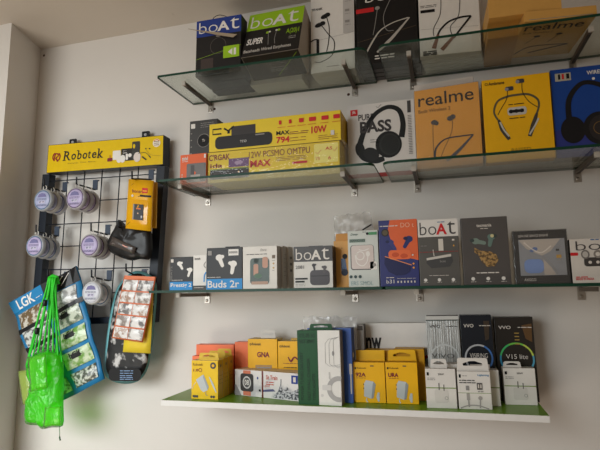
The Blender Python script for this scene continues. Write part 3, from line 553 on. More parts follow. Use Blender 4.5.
p = c.P(); boat_logo(p, .05, .765, .94, .96, M((70, 66, 66)), RED); p.lines(.5, .68, (.955,), M((70, 110, 160)), .0016); p.build('logo', c.o)
p = c.P(); p.poly([(.20, .42), (.80, .46), (.84, .36), (.76, .28), (.30, .26), (.18, .34)], M((70, 70, 70))); p.poly([(.19, .38), (.80, .43), (.80, .47), (.19, .415)], M((206, 200, 192))); p.rect(.50, .52, .62, .70, M((214, 208, 198))); p.stroke([(.38, .44), (.36, .54)], .0016, OFFW); p.text('boat', .52, .345, .66, .38, GREY); p.lines(0.02, .98, (.505,), M((150, 60, 56)), .0014); p.build('product_picture', c.o)
p = c.P(); [(p.ell(a, .085, .0035, WHITE), p.lines(a-.05, a+.06, (.05,), OFFW, .001)) for a in (.14, .48, .82)]; p.lines(.24, .74, (.15,), OFFW, .001); p.rect(.84, .665, .90, .69, OFFW); p.rect(.86, .58, .89, .60, M((230, 170, 60))); p.lines(.06, .2, (.60,), GREY, .001); p.build('small_print', c.o)
c = Carton('earbud_box', 'dark charcoal earbud box with bronze case, tallest on the third shelf', 'box', (464.3, 511.8), 217.2, .171, 2, .034, M((84, 80, 78), .4), M((52, 50, 50)), group=G3).make()
p = c.P(); p.text('tecmania', .34, .855, .66, .90, OFFW, .02); p.lines(.42, .58, (.83,), OFFW, .0014); p.build('logo', c.o)
p = c.P(); p.poly([(.26, .55), (.40, .50), (.60, .485), (.72, .44), (.76, .36), (.68, .27), (.52, .26), (.42, .32), (.34, .44), (.26, .48)], speckle('bronze_print', (92, 70, 40), (176, 140, 84), 160, .5, .35)); bud(p, .30, .645, .028, -.25, M((120, 138, 128)), M((60, 70, 68)), -1); bud(p, .64, .70, .028, -1.8, M((104, 128, 120)), M((60, 70, 68)), 1); p.ell(.66, .715, .0035, M((210, 200, 150))); p.build('product_picture', c.o)
p = c.P(); [(p.ell(a, .09, .0037, WHITE), p.lines(a-.05, a+.06, (.045,), OFFW, .001)) for a in (.20, .52, .84)]; p.lines(.28, .78, (.175,), OFFW, .0022); p.build('small_print', c.o)
c = Carton('earphone_box', 'black framed window box with a pale blue case inside', 'box', (516.2, 571), 230.3, (.160, .164), 2, .035, M((48, 46, 44), .3), M((58, 52, 48), .3), group=G3)
c.base.rect(.10, .155, .95, .835, M((150, 152, 156), .3)); c.make()
p = c.P(); p.poly([(.10, .83), (.88, .83), (.68, .60), (.52, .52), (.40, .58), (.24, .66)], M((192, 182, 172), .25)); p.stroke([(.52, .52), (.70, .34), (.78, .16)], .0012, GREY, 4); p.poly([(.54, .46), (.68, .30), (.76, .16), (.54, .16)], M((186, 176, 166), .25)); p.rrect(.18, .20, .54, .46, M((126, 152, 204), .25), .010); p.ell(.40, .65, .005, M((104, 124, 170)), .004); p.ell(.34, .62, .004, M((104, 124, 170)), .003); p.stroke([(.20, .78), (.36, .64), (.52, .58), (.70, .70)], .0022, M((222, 214, 204)), 5); p.build('window', c.o)
p = c.P(); p.text('GENUINE SERVICE ENGINE', .10, .88, .66, .925, OFFW); p.text('AXGGO', .16, .055, .38, .105, OFFW); p.rect(.78, .47, .87, .53, M((190, 150, 70))); p.rect(.78, .42, .87, .45, GREY); p.rect(.78, .60, .84, .64, DGREY); p.lines(.78, .88, (.38, .57, .67), GREY, .001); p.build('lettering', c.o)
mb = MB(); mb.box((-.0012, -.0014, .0004), (c.w+.0012, c.t, c.h+.001), CLEAR, .002); mb.build('clear_film', c.o)
c = Carton('earbud_box', 'white earbud box cut off by the right edge of the photo', 'box', (573, 634), 238, (.168, .172), 2, .035, M((216, 210, 202)), M((46, 44, 44)), group=G3).make()
p = c.P(); boat_logo(p, .10, .735, 1.0, .945, M((70, 66, 66)), RED); p.lines(.36, .5, (.97,), M((70, 110, 160)), .002); p.build('logo', c.o)
p = c.P(); p.rrect(.22, .37, .80, .57, M((66, 62, 60)), .005); [p.ell(a, .46, .003, OFFW) for a in (.32, .45, .58, .7)]; p.ell(.25, .64, .0075, M((120, 116, 112)), .009); p.ell(.25, .64, .005, M((190, 186, 180)), .006); p.ell(.46, .64, .0075, M((140, 134, 128)), .008); p.ell(.46, .64, .004, OFFW); p.build('product_picture', c.o)
p = c.P(); p.rrect(0.0, .62, .13, .69, RED, .0015); p.text('MADE IN INDIA', .06, .065, .36, .115, RED, .02); p.lines(.06, .26, (.135,), RED, .0018); p.build('lettering', c.o)
# ------------------------------------------------------------------ lowest shelf
G4 = 'cartons on the green shelf'
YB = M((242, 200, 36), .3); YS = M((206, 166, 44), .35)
GRY = M((196, 202, 204), .3)
Carton('cable_box', 'coral carton left of the yellow charger row, low front one', 'box', (192, 222), 356, .052, 3, .02, CORAL, M((226, 106, 72)), group=G4).make()
Carton('cable_box', 'coral carton behind the yellow charger row, against the wall', 'box', (196, 234), 344.6, .030, 3, .028, CORAL, M((226, 106, 72)), group=G4).make()
Carton('cable_box', 'coral carton between the yellow charger row and the yellow window boxes', 'box', (235, 249), 342, .030, 3, .028, CORAL, M((226, 106, 72)), group=G4).make()
for k in range(3):
    offs = (.1405, .1115, .0825)[k]
    if k == 0:
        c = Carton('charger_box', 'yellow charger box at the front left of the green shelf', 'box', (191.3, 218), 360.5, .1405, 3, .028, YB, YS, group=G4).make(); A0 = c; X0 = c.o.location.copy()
        p = c.P(); p.text('Robotek', .06, .86, .44, .93, M((150, 112, 30)), .01); p.text('1.0', .08, .71, .26, .78, MAROON, .02); p.ring(.34, .75, .004, .0012, MAROON); p.build('logo', c.o)
        p = c.P(); q = [(.18, .50), (.46, .64), (.66, .32), (.62, .24), (.46, .18), (.36, .24)]; p.poly(q, GRY); p.poly([(.46, .64), (.66, .32), (.62, .24), (.44, .56)], M((164, 172, 178))); p.stroke([(.56, .20), (.55, .12), (.62, .10)], .0014, GREY, 4); p.stroke([(.18, .44), (.10, .36), (.04, .26)], .0012, OFFW, 4); p.stroke([(.68, .58), (.80, .40), (.94, .18)], [.002, .005, .002], GRY, 5); p.build('product_picture', c.o)
        p = c.P(); p.ell(.82, .87, .0075, DGREY); p.ell(.82, .87, .0035, YEL); p.rrect(.06, .04, .26, .10, DGREY, .001); p.ell(.76, .07, .003, DGREY); p.ell(.85, .07, .003, DGREY); p.build('small_print', c.o)
    else:
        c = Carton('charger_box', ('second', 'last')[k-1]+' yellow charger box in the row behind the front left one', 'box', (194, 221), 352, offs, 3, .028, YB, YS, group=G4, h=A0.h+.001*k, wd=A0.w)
        c.mw.translation = X0+Vector((.0005*k, (.1405-offs)*.99, 0)); c.make()
    c.tab(M((226, 190, 60), .35), (.22, .34, .42)[k], (.98, .99, 1)[k], .017, .3+.2*k)
    s = c.sideP(); [s.ell(.5, b, .0035, M((130, 120, 90))) for b in (.85,)]; s.lines(.2, .8, (.6, .5, .4), M((150, 118, 30)), .001, k); s.build('side_print', c.o)
# two watch boxes set at an angle in front
for k, (u, off, vt, lab) in enumerate((((235.0, 261.8), (.078, .099), 370.0, 'white smartwatch box with a dark dial picture, beside the yellow charger row'), ((262.8, 299.5), (.1005, .128), 372.3, 'white watch box with blue square mark, against the tall green box'))):
    c = Carton('watch_box', lab, 'box', u, vt, off, 3, .045, speckle('watch_box_print', (226, 222, 220), (196, 194, 196), 30, .56, .35), M((214, 196, 168)), M((206, 186, 154)), group=G4).make()
    p = c.P()
    if k == 0:
        p.rect(.32, .02, .60, .98, M((206, 120, 92))); p.rrect(.22, .18, .70, .86, M((64, 62, 62)), .006); p.ell(.46, .52, .0125, M((210, 206, 204)), .0145); p.ell(.46, .52, .0095, M((96, 94, 94)), .0115); p.text('08', .38, .42, .54, .62, WHITE, .01); p.build('product_picture', c.o)
        p = c.P(); p.ell(.86, .72, .0022, BLUE, .003); p.rect(.90, .22, .97, .30, INK); p.poly([(.0, .0), (.26, .0), (.06, .40), (0, .4)], M((150, 148, 150))); p.build('small_print', c.o)
    else:
        p.poly([(.30, .10), (.44, .30), (.52, .55), (.56, .34), (.68, .50), (.78, .30), (.98, .45), (1, .05), (.3, .05)], speckle('motor_print', (70, 72, 80), (206, 206, 210), 190, .5, .3)); p.stroke([(.38, .1), (.5, .5), (.52, .75)], .002, M((120, 122, 130)), 4); p.poly([(.02, .3), (.30, .36), (.36, .28), (.02, .22)], M((90, 92, 130))); p.build('product_picture', c.o)
        p = c.P(); p.text('Sit Train', .10, .70, .42, .86, M((196, 84, 62)), .01); p.lines(.1, .32, (.60, .52), M((196, 84, 62)), .002); p.text('good', .06, .4, .2, .5, M((196, 84, 62))); p.rrect(.80, .62, .97, .92, BLUE, .001); p.rect(.85, .68, .92, .86, OFFW); p.rect(.0, .0, .02, 1, MAROON); p.build('lettering', c.o)
for k, (u, vt, lab) in enumerate((((248.2, 278.0), 339.0, 'yellow box with a small window and a white hang tab, behind the watch boxes'), ((278.6, 306), 341.2, 'yellow box with red curl mark, partly behind the tall green box'))):
    c = Carton('charger_box', lab, 'box', u, vt, .052, 3, .045, YEL, YS, M((196, 160, 70)), group=G4).make()
    p = c.P(); p.ring(.10, .90, .002, .0012, INK); p.text('Robotek', .15, .88, .46, .93, M((90, 74, 40)), .01)
    p.text('GNA' if k == 0 else '5715', .32 if k == 0 else .26, .66 if k == 0 else .27, .74 if k == 0 else .74, .76 if k == 0 else .37, MAROON, .03)
    if k: p.stroke([(.38, .70), (.48, .62), (.62, .70), (.80, .64), (.96, .76)], [.002, .005, .003, .004, .001], MAROON, 5); p.lines(.22, .7, (.5,), INK, .0018); p.lines(.2, .9, (.58,), MAROON, .001)
    p.build('logo', c.o)
    if k == 0:
        p = c.P(); p.rect(.26, .0, .82, .52, M((176, 140, 90))); p.rect(.31, 0, .77, .48, M((150, 150, 152), .2)); p.rect(.33, .0, .66, .43, M((206, 204, 200), .2)); p.build('window', c.o)
        c.tab(M((214, 208, 200), .3), .33, .84, .019, .6)
    else: c.tab(M((196, 158, 70)), .4, .98, .006, .5, slot=False, name='top_flap')
# tall green and white charger box with a blue one behind it
c = Carton('charger_box', 'tall dark green and white charger box, centre of the green shelf', 'box', (298.6, 342), 330.3, (.153, .155), 3, .031, M((236, 234, 228)), M((150, 140, 128)), GREEN, group=G4)
c.base.rect(0, 0, .485, 1, GREEN); c.make()
DG = M((10, 50, 26))
p = c.P(); p.text('XTL-05 5G', .04, .90, .42, .955, DG, .01); p.text('FAST 20WT', .04, .82, .42, .875, DG, .01)
for a, t_, b1 in ((.06, 'POWER TURBO DELIVERY', .70), (.22, 'FAST WALL CHARGER', .62), (.34, 'TYPE-C ADAPTER', .42)): p.text(t_, a, .06, a+.07, b1, DG, .01, rot=True)
p.build('lettering', c.o)
p = c.P(); LG = M((150, 148, 146))
for dx in (0, .09, .19): p.stroke([(.98, .91+.01*dx), (.74+dx*.6, .88-.05*dx), (.66+dx, .82-.1*dx), (.66+dx, .56-.1*dx), (.74+dx, .52-.1*dx), (.99, .54-.2*dx)], .0007, LG)
p.ell(.84, .69, .0025, LG, .0055); p.stroke([(.74, .44), (.74, .36), (.77, .33), (.77, .31)], .003, M((196, 194, 190))); p.ring(.95, .22, .022, .010, M((176, 174, 172)), math.pi*.42, math.pi*1.55); p.rrect(.57, .20, .78, .27, M((216, 214, 210)), .002); p.ell(.56, .13, .003, M((216, 214, 210))); p.build('product_picture', c.o)
c.tab(GREEN, .24, .80, .013, .6); gb = c
c = Carton('charger_box', 'blue carton standing directly behind the tall green and white box', 'box', (309, 353.8), 328.2, (.121, .122), 3, .035, M((58, 96, 176), .35), M((48, 82, 156), .35), group=G4).make()
s = c.sideP(); s.rect(.1, .1, .5, .5, OFFW); s.rect(.15, .6, .5, .66, OFFW); s.build('side_print', c.o)
p = c.P(); p.stroke([(.96, .12), (.96, .52)], .003, OFFW); p.rrect(.93, .38, .99, .52, OFFW, .001); p.build('product_picture', c.o)
c = Carton('cable_box', 'narrow grey carton between the blue box and the white wide box', 'box', (357.2, 366.5), 324.5, .070, 3, .03, M((168, 162, 154), .4), M((72, 62, 54)), group=G4).make()
p = c.P(); p.rect(.05, .92, .9, .985, M((70, 60, 52))); p.rrect(.2, .5, .45, .58, INK, .001); p.stroke([(.02, 1), (.85, .97)], .0015, M((70, 60, 52))); p.build('lettering', c.o)
c = Carton('router_box', 'wide white box with black letters and a red stripe, against the wall', 'box', (367, 432), 323, .026, 3, .024, M((230, 226, 220)), OFFW, group=G4).make()
p = c.P(); p.text('nw', .02, .62, .27, .80, INK, .03); p.build('logo', c.o)
p = c.P(); p.stroke([(.72, .38), (.99, .56)], .006, RED); p.stroke([(.40, .44), (.60, .58)], .013, M((206, 202, 198))); p.stroke([(.57, .56), (.64, .60)], .010, INK); p.stroke([(.575, .565), (.63, .595)], .005, M((220, 200, 196))); p.stroke([(.62, .54), (.66, .60)], .003, RED); p.rect(.44, .47, .50, .50, GREY); p.build('product_picture', c.o)
# yellow adapter boxes
for k, (u, lab) in enumerate((((366.5, 396), 'plain yellow carton behind the left yellow adapter box'), ((396.5, 427), 'plain yellow carton behind the right yellow adapter box, showing its edge'))):
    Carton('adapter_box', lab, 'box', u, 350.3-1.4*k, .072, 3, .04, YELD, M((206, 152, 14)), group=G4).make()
for k, (u, lab) in enumerate((((354.2, 386.2), 'left of the two yellow adapter boxes, next to the blue carton'), ((387.0, 419.2), 'right of the two yellow adapter boxes, next to the white cable boxes'))):
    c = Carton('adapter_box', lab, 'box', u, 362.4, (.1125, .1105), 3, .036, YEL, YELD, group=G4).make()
    p = c.P(); p.rect(.05, .83, .10, .88, INK); p.text('Robotek', .13, .84, .42, .88, M((96, 70, 20)), .01); p.rect(.55, .90, .66, .925, DGREY); p.text('URA' if k else '92A', .08, .64, .40, .745, MAROON, .03); p.lines(.1, .4, (.61,), MAROON, .0008); p.build('logo', c.o)
    p = c.P(); p.poly([(.34, .48), (.40, .56), (.62, .53), (.68, .47), (.62, .13), (.55, .10), (.32, .16)], GRY); p.poly([(.55, .10), (.62, .13), (.70, .46), (.64, .52), (.61, .47)], M((150, 156, 160))); p.stroke([(.40, .12), (.40, .05), (.44, .02)], .0022, GRY, 4); p.stroke([(.78, .26), (.76, .14), (.78, .04)], [.004, .007, .003], GRY, 4); p.rect(.31, .34, .335, .37, INK); p.rect(.31, .44, .335, .47, INK); p.build('product_picture', c.o)
    c.tab(M((238, 184, 18), .42), .06, .98, .0235, .75, slot=bool(k))
# phone accessory cartons leaning at the back right
SIL = M((176, 178, 176), .22, metal=.25)
def phone_box(label, u, vt, off, t, mat, side, arc, txt, txt2, big):
    c = Carton('screen_guard_box', label, 'box', u, vt, off, 3, t, mat, side, group='screen guard boxes on the green shelf').make()
    p = c.P(); p.text(txt, .10, .855, .42, .895, OFFW if arc else DGREY, .015); p.lines(.60, .95, (.875,), OFFW if arc else DGREY, .0016); p.text(txt2, .24 if big else .12, .50, .80, .555, OFFW if arc else DGREY, .0); p.build('lettering', c.o)
    p = c.P(); r = c.w*.42
    cols = arc or [M((196, 200, 200), .3)]
    n = len(cols)
    for k, m in enumerate(cols):
        p.ring(.52, .50, r, .0036, m, math.pi*(1.22-1.44*k/n), math.pi*(1.22-1.44*(k+1)/n), 14)
    p.build('ring_picture', c.o)
    return c
a1 = [M((190, 192, 196), .3)]*3+[M((70, 120, 190), .3)]*2
c = phone_box('silver ribbed screen guard box, left of the three at the back', (430.5, 464.2), 316, .070, .05, speckle('brushed_silver', (150, 152, 150), (190, 192, 190), 60, .5, .25, .3, (6, .1, .1)), DGREY, None, 'VIVO', 'VIVO', False)
p = c.P(6); p.rect(.0, .955, 1, 1, M((206, 206, 202), .3)); p.rect(0, .945, 1, .957, M((50, 60, 54))); p.build('top_band', c.o)
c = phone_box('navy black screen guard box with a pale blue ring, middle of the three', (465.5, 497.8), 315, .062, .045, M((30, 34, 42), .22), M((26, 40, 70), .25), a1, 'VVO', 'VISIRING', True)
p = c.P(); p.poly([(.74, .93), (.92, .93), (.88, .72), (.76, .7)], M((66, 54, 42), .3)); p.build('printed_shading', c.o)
a2 = [M((60, 150, 190), .3), M((70, 190, 110), .3), M((120, 200, 80), .3), M((190, 210, 90), .3), M((90, 170, 200), .3)]
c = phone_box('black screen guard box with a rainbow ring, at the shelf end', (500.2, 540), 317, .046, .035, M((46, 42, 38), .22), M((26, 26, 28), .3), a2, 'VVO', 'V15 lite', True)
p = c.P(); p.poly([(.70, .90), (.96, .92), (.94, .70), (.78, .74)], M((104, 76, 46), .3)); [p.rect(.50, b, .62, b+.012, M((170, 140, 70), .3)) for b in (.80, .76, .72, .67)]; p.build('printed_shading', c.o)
# small white cable boxes
GB = M((120, 150, 64))
def white_box(label, u, vt, off, t, h=None, wd=None):
    c = Carton('cable_box', label, 'box', u, vt, off, 3, t, M((234, 230, 224), .4), M((206, 200, 192)), group='white cable boxes on the green shelf', h=h, wd=wd)
    return c
def charger_art(c, cx=.46):
    c.base.rect(0, .50, 1, .525, GB); c.make()
    p = c.P(); p.rect(.05, .83, .12, .91, INK); p.lines(.06, .32, (.76, .72), GREY, .0012); p.text('20W', .42, .84, .62, .885, DGREY, .01); p.build('lettering', c.o)
    p = c.P(); p.rrect(.28, .14, .72, .48, M((222, 218, 212)), .004); p.rect(.42, .46, .45, .64, M((110, 106, 102))); p.rect(.58, .44, .61, .60, M((110, 106, 102))); p.ring(.66, .26, .003, .0008, LG); p.build('product_picture', c.o)
    return c
c = charger_art(white_box('white charger box with green line, beside the right yellow adapter box', (427.2, 457.6), 368.8, (.139, .136), .03)); c.tab(M((226, 222, 216)), .18, .76, .019, .3)
c = white_box('taller white cable box with two plug drawings, front centre of the white group', (459.3, 492.6), 371.4, (.137, .134), .026)
c.base.rect(0, .42, 1, .432, GB); c.make()
p = c.P(); p.rect(.05, .83, .11, .92, INK); p.lines(.16, .30, (.88,), GREY); p.lines(.05, .55, (.76, .70), DGREY, .0018); p.text('Lightning', .62, .87, .96, .93, M((70, 140, 190)), .01); p.rect(.24, .50, .34, .62, LG); p.rect(.58, .52, .74, .70, M((84, 80, 78))); p.rect(.61, .56, .65, .66, OFFW); p.rect(.68, .56, .72, .66, OFFW); p.lines(.6, .76, (.47,), DGREY, .0012); p.build('lettering', c.o)
p = c.P(); LG2 = M((170, 166, 162)); p.rrect(.25, .24, .35, .42, LG2, .001); p.stroke([(.30, .26), (.31, .06)], .003, LG2, 0); p.ell(.66, .30, .004, LG2); p.stroke([(.66, .28), (.64, .04)], .0025, LG2); p.stroke([(.05, .03), (.30, .10), (.6, .10), (.9, .02)], .0022, LG2, 6); p.build('product_picture', c.o)
c.tab(M((230, 226, 220)), .01, .99, .026, .25, tri=True)
c = charger_art(white_box('plain white box tucked behind the taller white cable box', (470, 501.2), 370, (.100, .099), .03)); c.tab(M((222, 216, 210)), .1, .75, .010, .4, slot=False, name='top_flap')
c = white_box('white carton directly behind the white charger box by the adapters', (434, 462), 364, .104, .03).make()
c = charger_art(white_box('separate white charger box in front of the rainbow ring box', (505.6, 538), 368.2, (.0795, .0775), .028)); c.tab(M((222, 218, 212)), .03, .62, .0125, .4)
# ------------------------------------------------------------------ crumpled clear bags behind boxes
def clear_bag(name, label, px, off, thick, group=None, seed=1):
    """open film pouch: closed sheet pair with creases; px = TL, TR, BR, BL pixels"""
    q = [at(u, v, off) for u, v in px]; o0 = (q[2]+q[3])/2; n, mm = 22, 14
    mb = MB(); vs = []
    for sgn in (-1, 1):
        for j in range(mm+1):
            for i in range(n+1):
                a, b = i/n, j/mm
                P = q[3].lerp(q[2], a).lerp(q[0].lerp(q[1], a), b)-o0
                e = min(1, 5*min(a, 1-a))*min(1, 4*min(b+.15, 1-b))
                nz_ = noise.noise(Vector((a*7+seed, b*6, sgn*3)))*.5+noise.noise(Vector((a*17, b*15+seed, sgn)))*.25
                P.y += sgn*thick*(.35+.5*nz_)*max(0, e); P.z += .004*noise.noise(Vector((a*9, seed, 2)))*b; P.x += .002*noise.noise(Vector((b*9, seed, 5)))
                vs.append(P)
    N = (n+1)*(mm+1); fs = []
    for s_ in (0, 1):
        for j in range(mm):
            for i in range(n):
                k = s_*N+j*(n+1)+i; f = (k, k+1, k+n+2, k+n+1); fs.append(f if s_ == 0 else f[::-1])
    mb.add(vs, fs, BAGCLR, True)
    o = mb.build(name, None, o0); tag(o, label, 'plastic bag', group); return o
bg = clear_bag('plastic_bag', 'crumpled clear plastic bag behind the tan and mint boxes', [(333.5, 216), (371, 211.5), (376, 250), (335, 252)], .085, .030, seed=3)
mb = MB(); P = [at(u, v, .107) for u, v in ((362.5, 230), (371.5, 224.5))]; mb.tube([P[0]-bg.location, P[1]-bg.location], .0017, INK); mb.build('dark_strip', bg)
bg2 = clear_bag('plastic_bag', 'crumpled clear plastic bag over the tall green and blue boxes', [(303.5, 316.5), (357, 316.5), (357.5, 362), (306, 362)], .102, .026, seed=8)
# ------------------------------------------------------------------ hanging rack
RACK = .035
t = thing('hanging_rack', 'black wire grid rack on the wall topped by a yellow sign', 'rack', Vector((-.97, -RACK, 1.46)))
def rk(u, v, off=RACK): return at(u, v, off)-t.location
DK = M((30, 36, 46), .38)
def bar(mb, a, b, w, d):
    ax = (b-a).normalized(); sx = Vector((0, 1, 0)).cross(ax).normalized(); y = Vector((0, 1, 0))
    vs = [p+sx*w/2*i+y*d/2*j for p in (a, b) for i, j in ((-1, -1), (1, -1), (1, 1), (-1, 1))]
    mb.add(vs, [(3, 2, 1, 0), (4, 5, 6, 7), (0, 1, 5, 4), (1, 2, 6, 5), (2, 3, 7, 6), (3, 0, 4, 7)], DK)
for a, b in (((49.2, 175.2), (37.5, 322)), ((163.2, 167), (152.5, 322))):
    mb = MB(); bar(mb, rk(*a), rk(*b), .026, .026); mb.build('post', t)
mb = MB(); bar(mb, rk(38, 322), rk(152.5, 319), .018, .022); mb.build('bottom_bar', t)
top = [rk(50, 178), rk(163, 170)]; bot = [rk(39.5, 320), rk(153.5, 318)]
for k in range(1, 7):
    a = (70-51.5)/(163-51.5)+(k-1)*.1575
    if a < .97:
        mb = MB(); P0, P1 = top[0].lerp(top[1], a), bot[0].lerp(bot[1], a); mb.tube([P0+Vector((0, 0, .012)), P1], .0017, DK); mb.build('upright_wire', t)
for vl, vr in ((181.5, 173.5), (203.5, 196.7), (225, 219.5), (247, 243.3), (270, 267.2), (293.5, 292)):
    ul = 50-(vl-165)*.08; ur = 163.5-(vr-158)*.069
    mb = MB(); mb.tube([rk(ul, vl, RACK+.003), rk(ur, vr, RACK+.003)], .0017, DK); mb.build('cross_wire', t)
# sign box
S = [at(46.3, 173.2, .05), at(163.2, 164.5, .05), at(163.7, 135.1, .05), at(48.4, 145.2, .05)]
so = thing('header_sign', 'long yellow sign with dark red emblem and dark lettering on the rack', 'sign', S[0])
q = [p-S[0] for p in S]; dp = Vector((0, .034, 0))
mb = MB(); mb.add(q+[p+dp for p in q], [(0, 1, 2, 3), (7, 6, 5, 4), (0, 4, 5, 1), (1, 5, 6, 2), (2, 6, 7, 3), (3, 7, 4, 0)], M((26, 28, 32), .4)); mb.build('sign_box', so)
W_, H_ = (q[1]-q[0]).length, (q[3]-q[0]).length
def sfn(a, b, l): return q[0].lerp(q[1], a).lerp(q[3].lerp(q[2], a), b)+Vector((0, -EPS*l, 0))
SY = M((232, 196, 24), .22)
p = Print(sfn, W_, H_, 1); p.rect(.004, .015, .996, .985, SY); p.build('yellow_panel', so)
SR = M((150, 30, 40), .3); SD = M((44, 40, 36), .3)
p = Print(sfn, W_, H_, 4)
for ch, a0, a1, b1 in (('R', .151, .208, .72), ('o', .222, .262, .615), ('b', .274, .312, .715), ('o', .322, .362, .615), ('t', .370, .393, .67), ('e', .404, .444, .615), ('k', .453, .497, .715)): p.text(ch, a0, .40, a1, b1, SD, .012, .12)
for a0, a1, b0 in ((.145, .172, .39), (.152, .172, .70), (.198, .214, .39), (.270, .284, .695), (.449, .470, .39), (.453, .468, .695), (.486, .500, .39), (.484, .498, .60)): p.rect(a0, b0, a1, b0+.03, SD)
p.text('Simply The Best', .19, .26, .44, .30, M((120, 96, 30)), 0, .2); p.build('lettering', so)
p = Print(sfn, W_, H_, 4); p.ring(.085, .55, .0135, .0042, SR, math.pi*.62, math.pi*1.35, 16); p.ring(.085, .55, .0135, .0042, SR, -math.pi*.45, math.pi*.30, 16); p.ring(.086, .60, .006, .004, SR, -math.pi*.6, math.pi*.9, 14); p.stroke([(.078, .52), (.10, .38)], .005, SR); p.stroke([(.072, .66), (.066, .46)], .004, SR); p.build('emblem', so)
p = Print(sfn, W_, H_, 4); p.rect(.655, .22, .79, .64, SD); p.rrect(.745, .22, .81, .86, M((62, 62, 58), .3), .003); p.ell(.762, .70, .004, SY, .007); p.rrect(.585, .28, .652, .60, WHITE, .003); p.rrect(.54, .24, .583, .36, MAROON, .002); p.rect(.558, .36, .566, .46, M((200, 120, 40))); [p.ell(a, .30, .009, WHITE, .012) for a in (.64, .67)]; p.rrect(.695, .25, .715, .46, WHITE, .003); p.ell(.73, .40, .006, WHITE); p.ell(.79, .32, .012, M((226, 214, 206)), .015); p.stroke([(.80, .44), (.86, .44), (.90, .26)], .0014, SD, 5); p.stroke([(.83, .32), (.865, .20)], .004, SD); p.stroke([(.885, .34), (.90, .26)], .003, SD); p.ell(.86, .58, .0022, SD); p.ell(.89, .57, .0022, SD); p.stroke([(.86, .56), (.90, .36), (.98, .3)], .0007, M((150, 110, 30)), 4)
p.text('ROBOTEK', .672, .55, .70, .58, WHITE); p.rect(.672, .48, .705, .50, WHITE); p.build('product_picture', so)
p = Print(sfn, W_, H_, 4); p.ell(.945, .75, .0125, M((240, 232, 214)), n=28); p.ring(.945, .75, .010, .0026, M((226, 120, 40)), .5, 2.6, 10); p.lines(.925, .965, (.74, .68, .8), M((110, 70, 40)), .0018); p.build('warranty_badge', so)
for u, v in ((73, 144), (145.8, 136.5)):
    P = at(u, v, .018)-S[0]; mb = MB(); mb.box((P.x-.013, P.y-.002, P.z-.012), (P.x+.013, P.y+.002, P.z+.016), M((24, 26, 30), .4), .003); lug = mb.build('mounting_lug', so)
    mb = MB(); mb.lathe([(0, -.003), (.004, -.0028), (.005, 0)], M((196, 196, 196), .3), 'y', 12, (P.x, P.y-.001, P.z+.005)); mb.build('screw', lug)
# ------------------------------------------------------------------ hooks
HK = M((26, 28, 34), .35)
def hook(px, base_px, label, L, plate=True):
    P = at(px[0], px[1], .04); o = thing('display_hook', label, 'hook', P, 'hooks on the wire rack')
    if plate:
        mb = MB(); mb.box((-.0085, -.001, 0), (.0085, .0015, .031), M((62, 74, 92), .35), .0006); mb.box((-.0085, .0015, .028), (.0085, .007, .031), M((62, 74, 92), .35), .0004); mb.build('hook_plate', o)
    T = at(base_px[0], base_px[1], .04+L)-P
    mb = MB(); pts, _ = spline([(0, 0, .001), (T.x*.5, T.y*.5, T.z*.5+.0005), (T.x, T.y*.96, T.z), (T.x, T.y, T.z+.004), (T.x, T.y-.001, T.z+.020)], 6); mb.tube(pts, .0023, HK); mb.build('hook_rod', o)
    return P, P+T
hooks = {}
for key, px, bpx, L, lab in (('a', (64.5, 192), (44, 186), .081, 'upper left hook, carrying pale blue round cases'), ('b', (95, 190), (76.5, 184), .078, 'upper middle hook, carrying purple round cases'),
                            ('c', (56.5, 236.5), (36, 231.5), .078, 'left hook of the second row, carrying round cases'), ('d', (107.5, 235), (91, 230.5), .070, 'second row hook left of the black pouch'),
                            ('e', (109, 281), (91.5, 277), .074, 'third row hook carrying two white round cases'), ('f', (151, 180), (132, 178.5), .091, 'upper right hook, carrying the yellow blister packs'),
                            ('g', (144, 280), (126, 271), .082, 'lower right hook, carrying the orange edged sachet card'), ('h', (66, 282), (48, 276), .069, 'lower left hook, carrying the blue sachet sheet and green net bag'), ('i', (136, 231), (118.5, 227), .070, 'hook behind the yellow packs, carrying the black pouch')):
    hooks[key] = hook(px, bpx, lab, L)
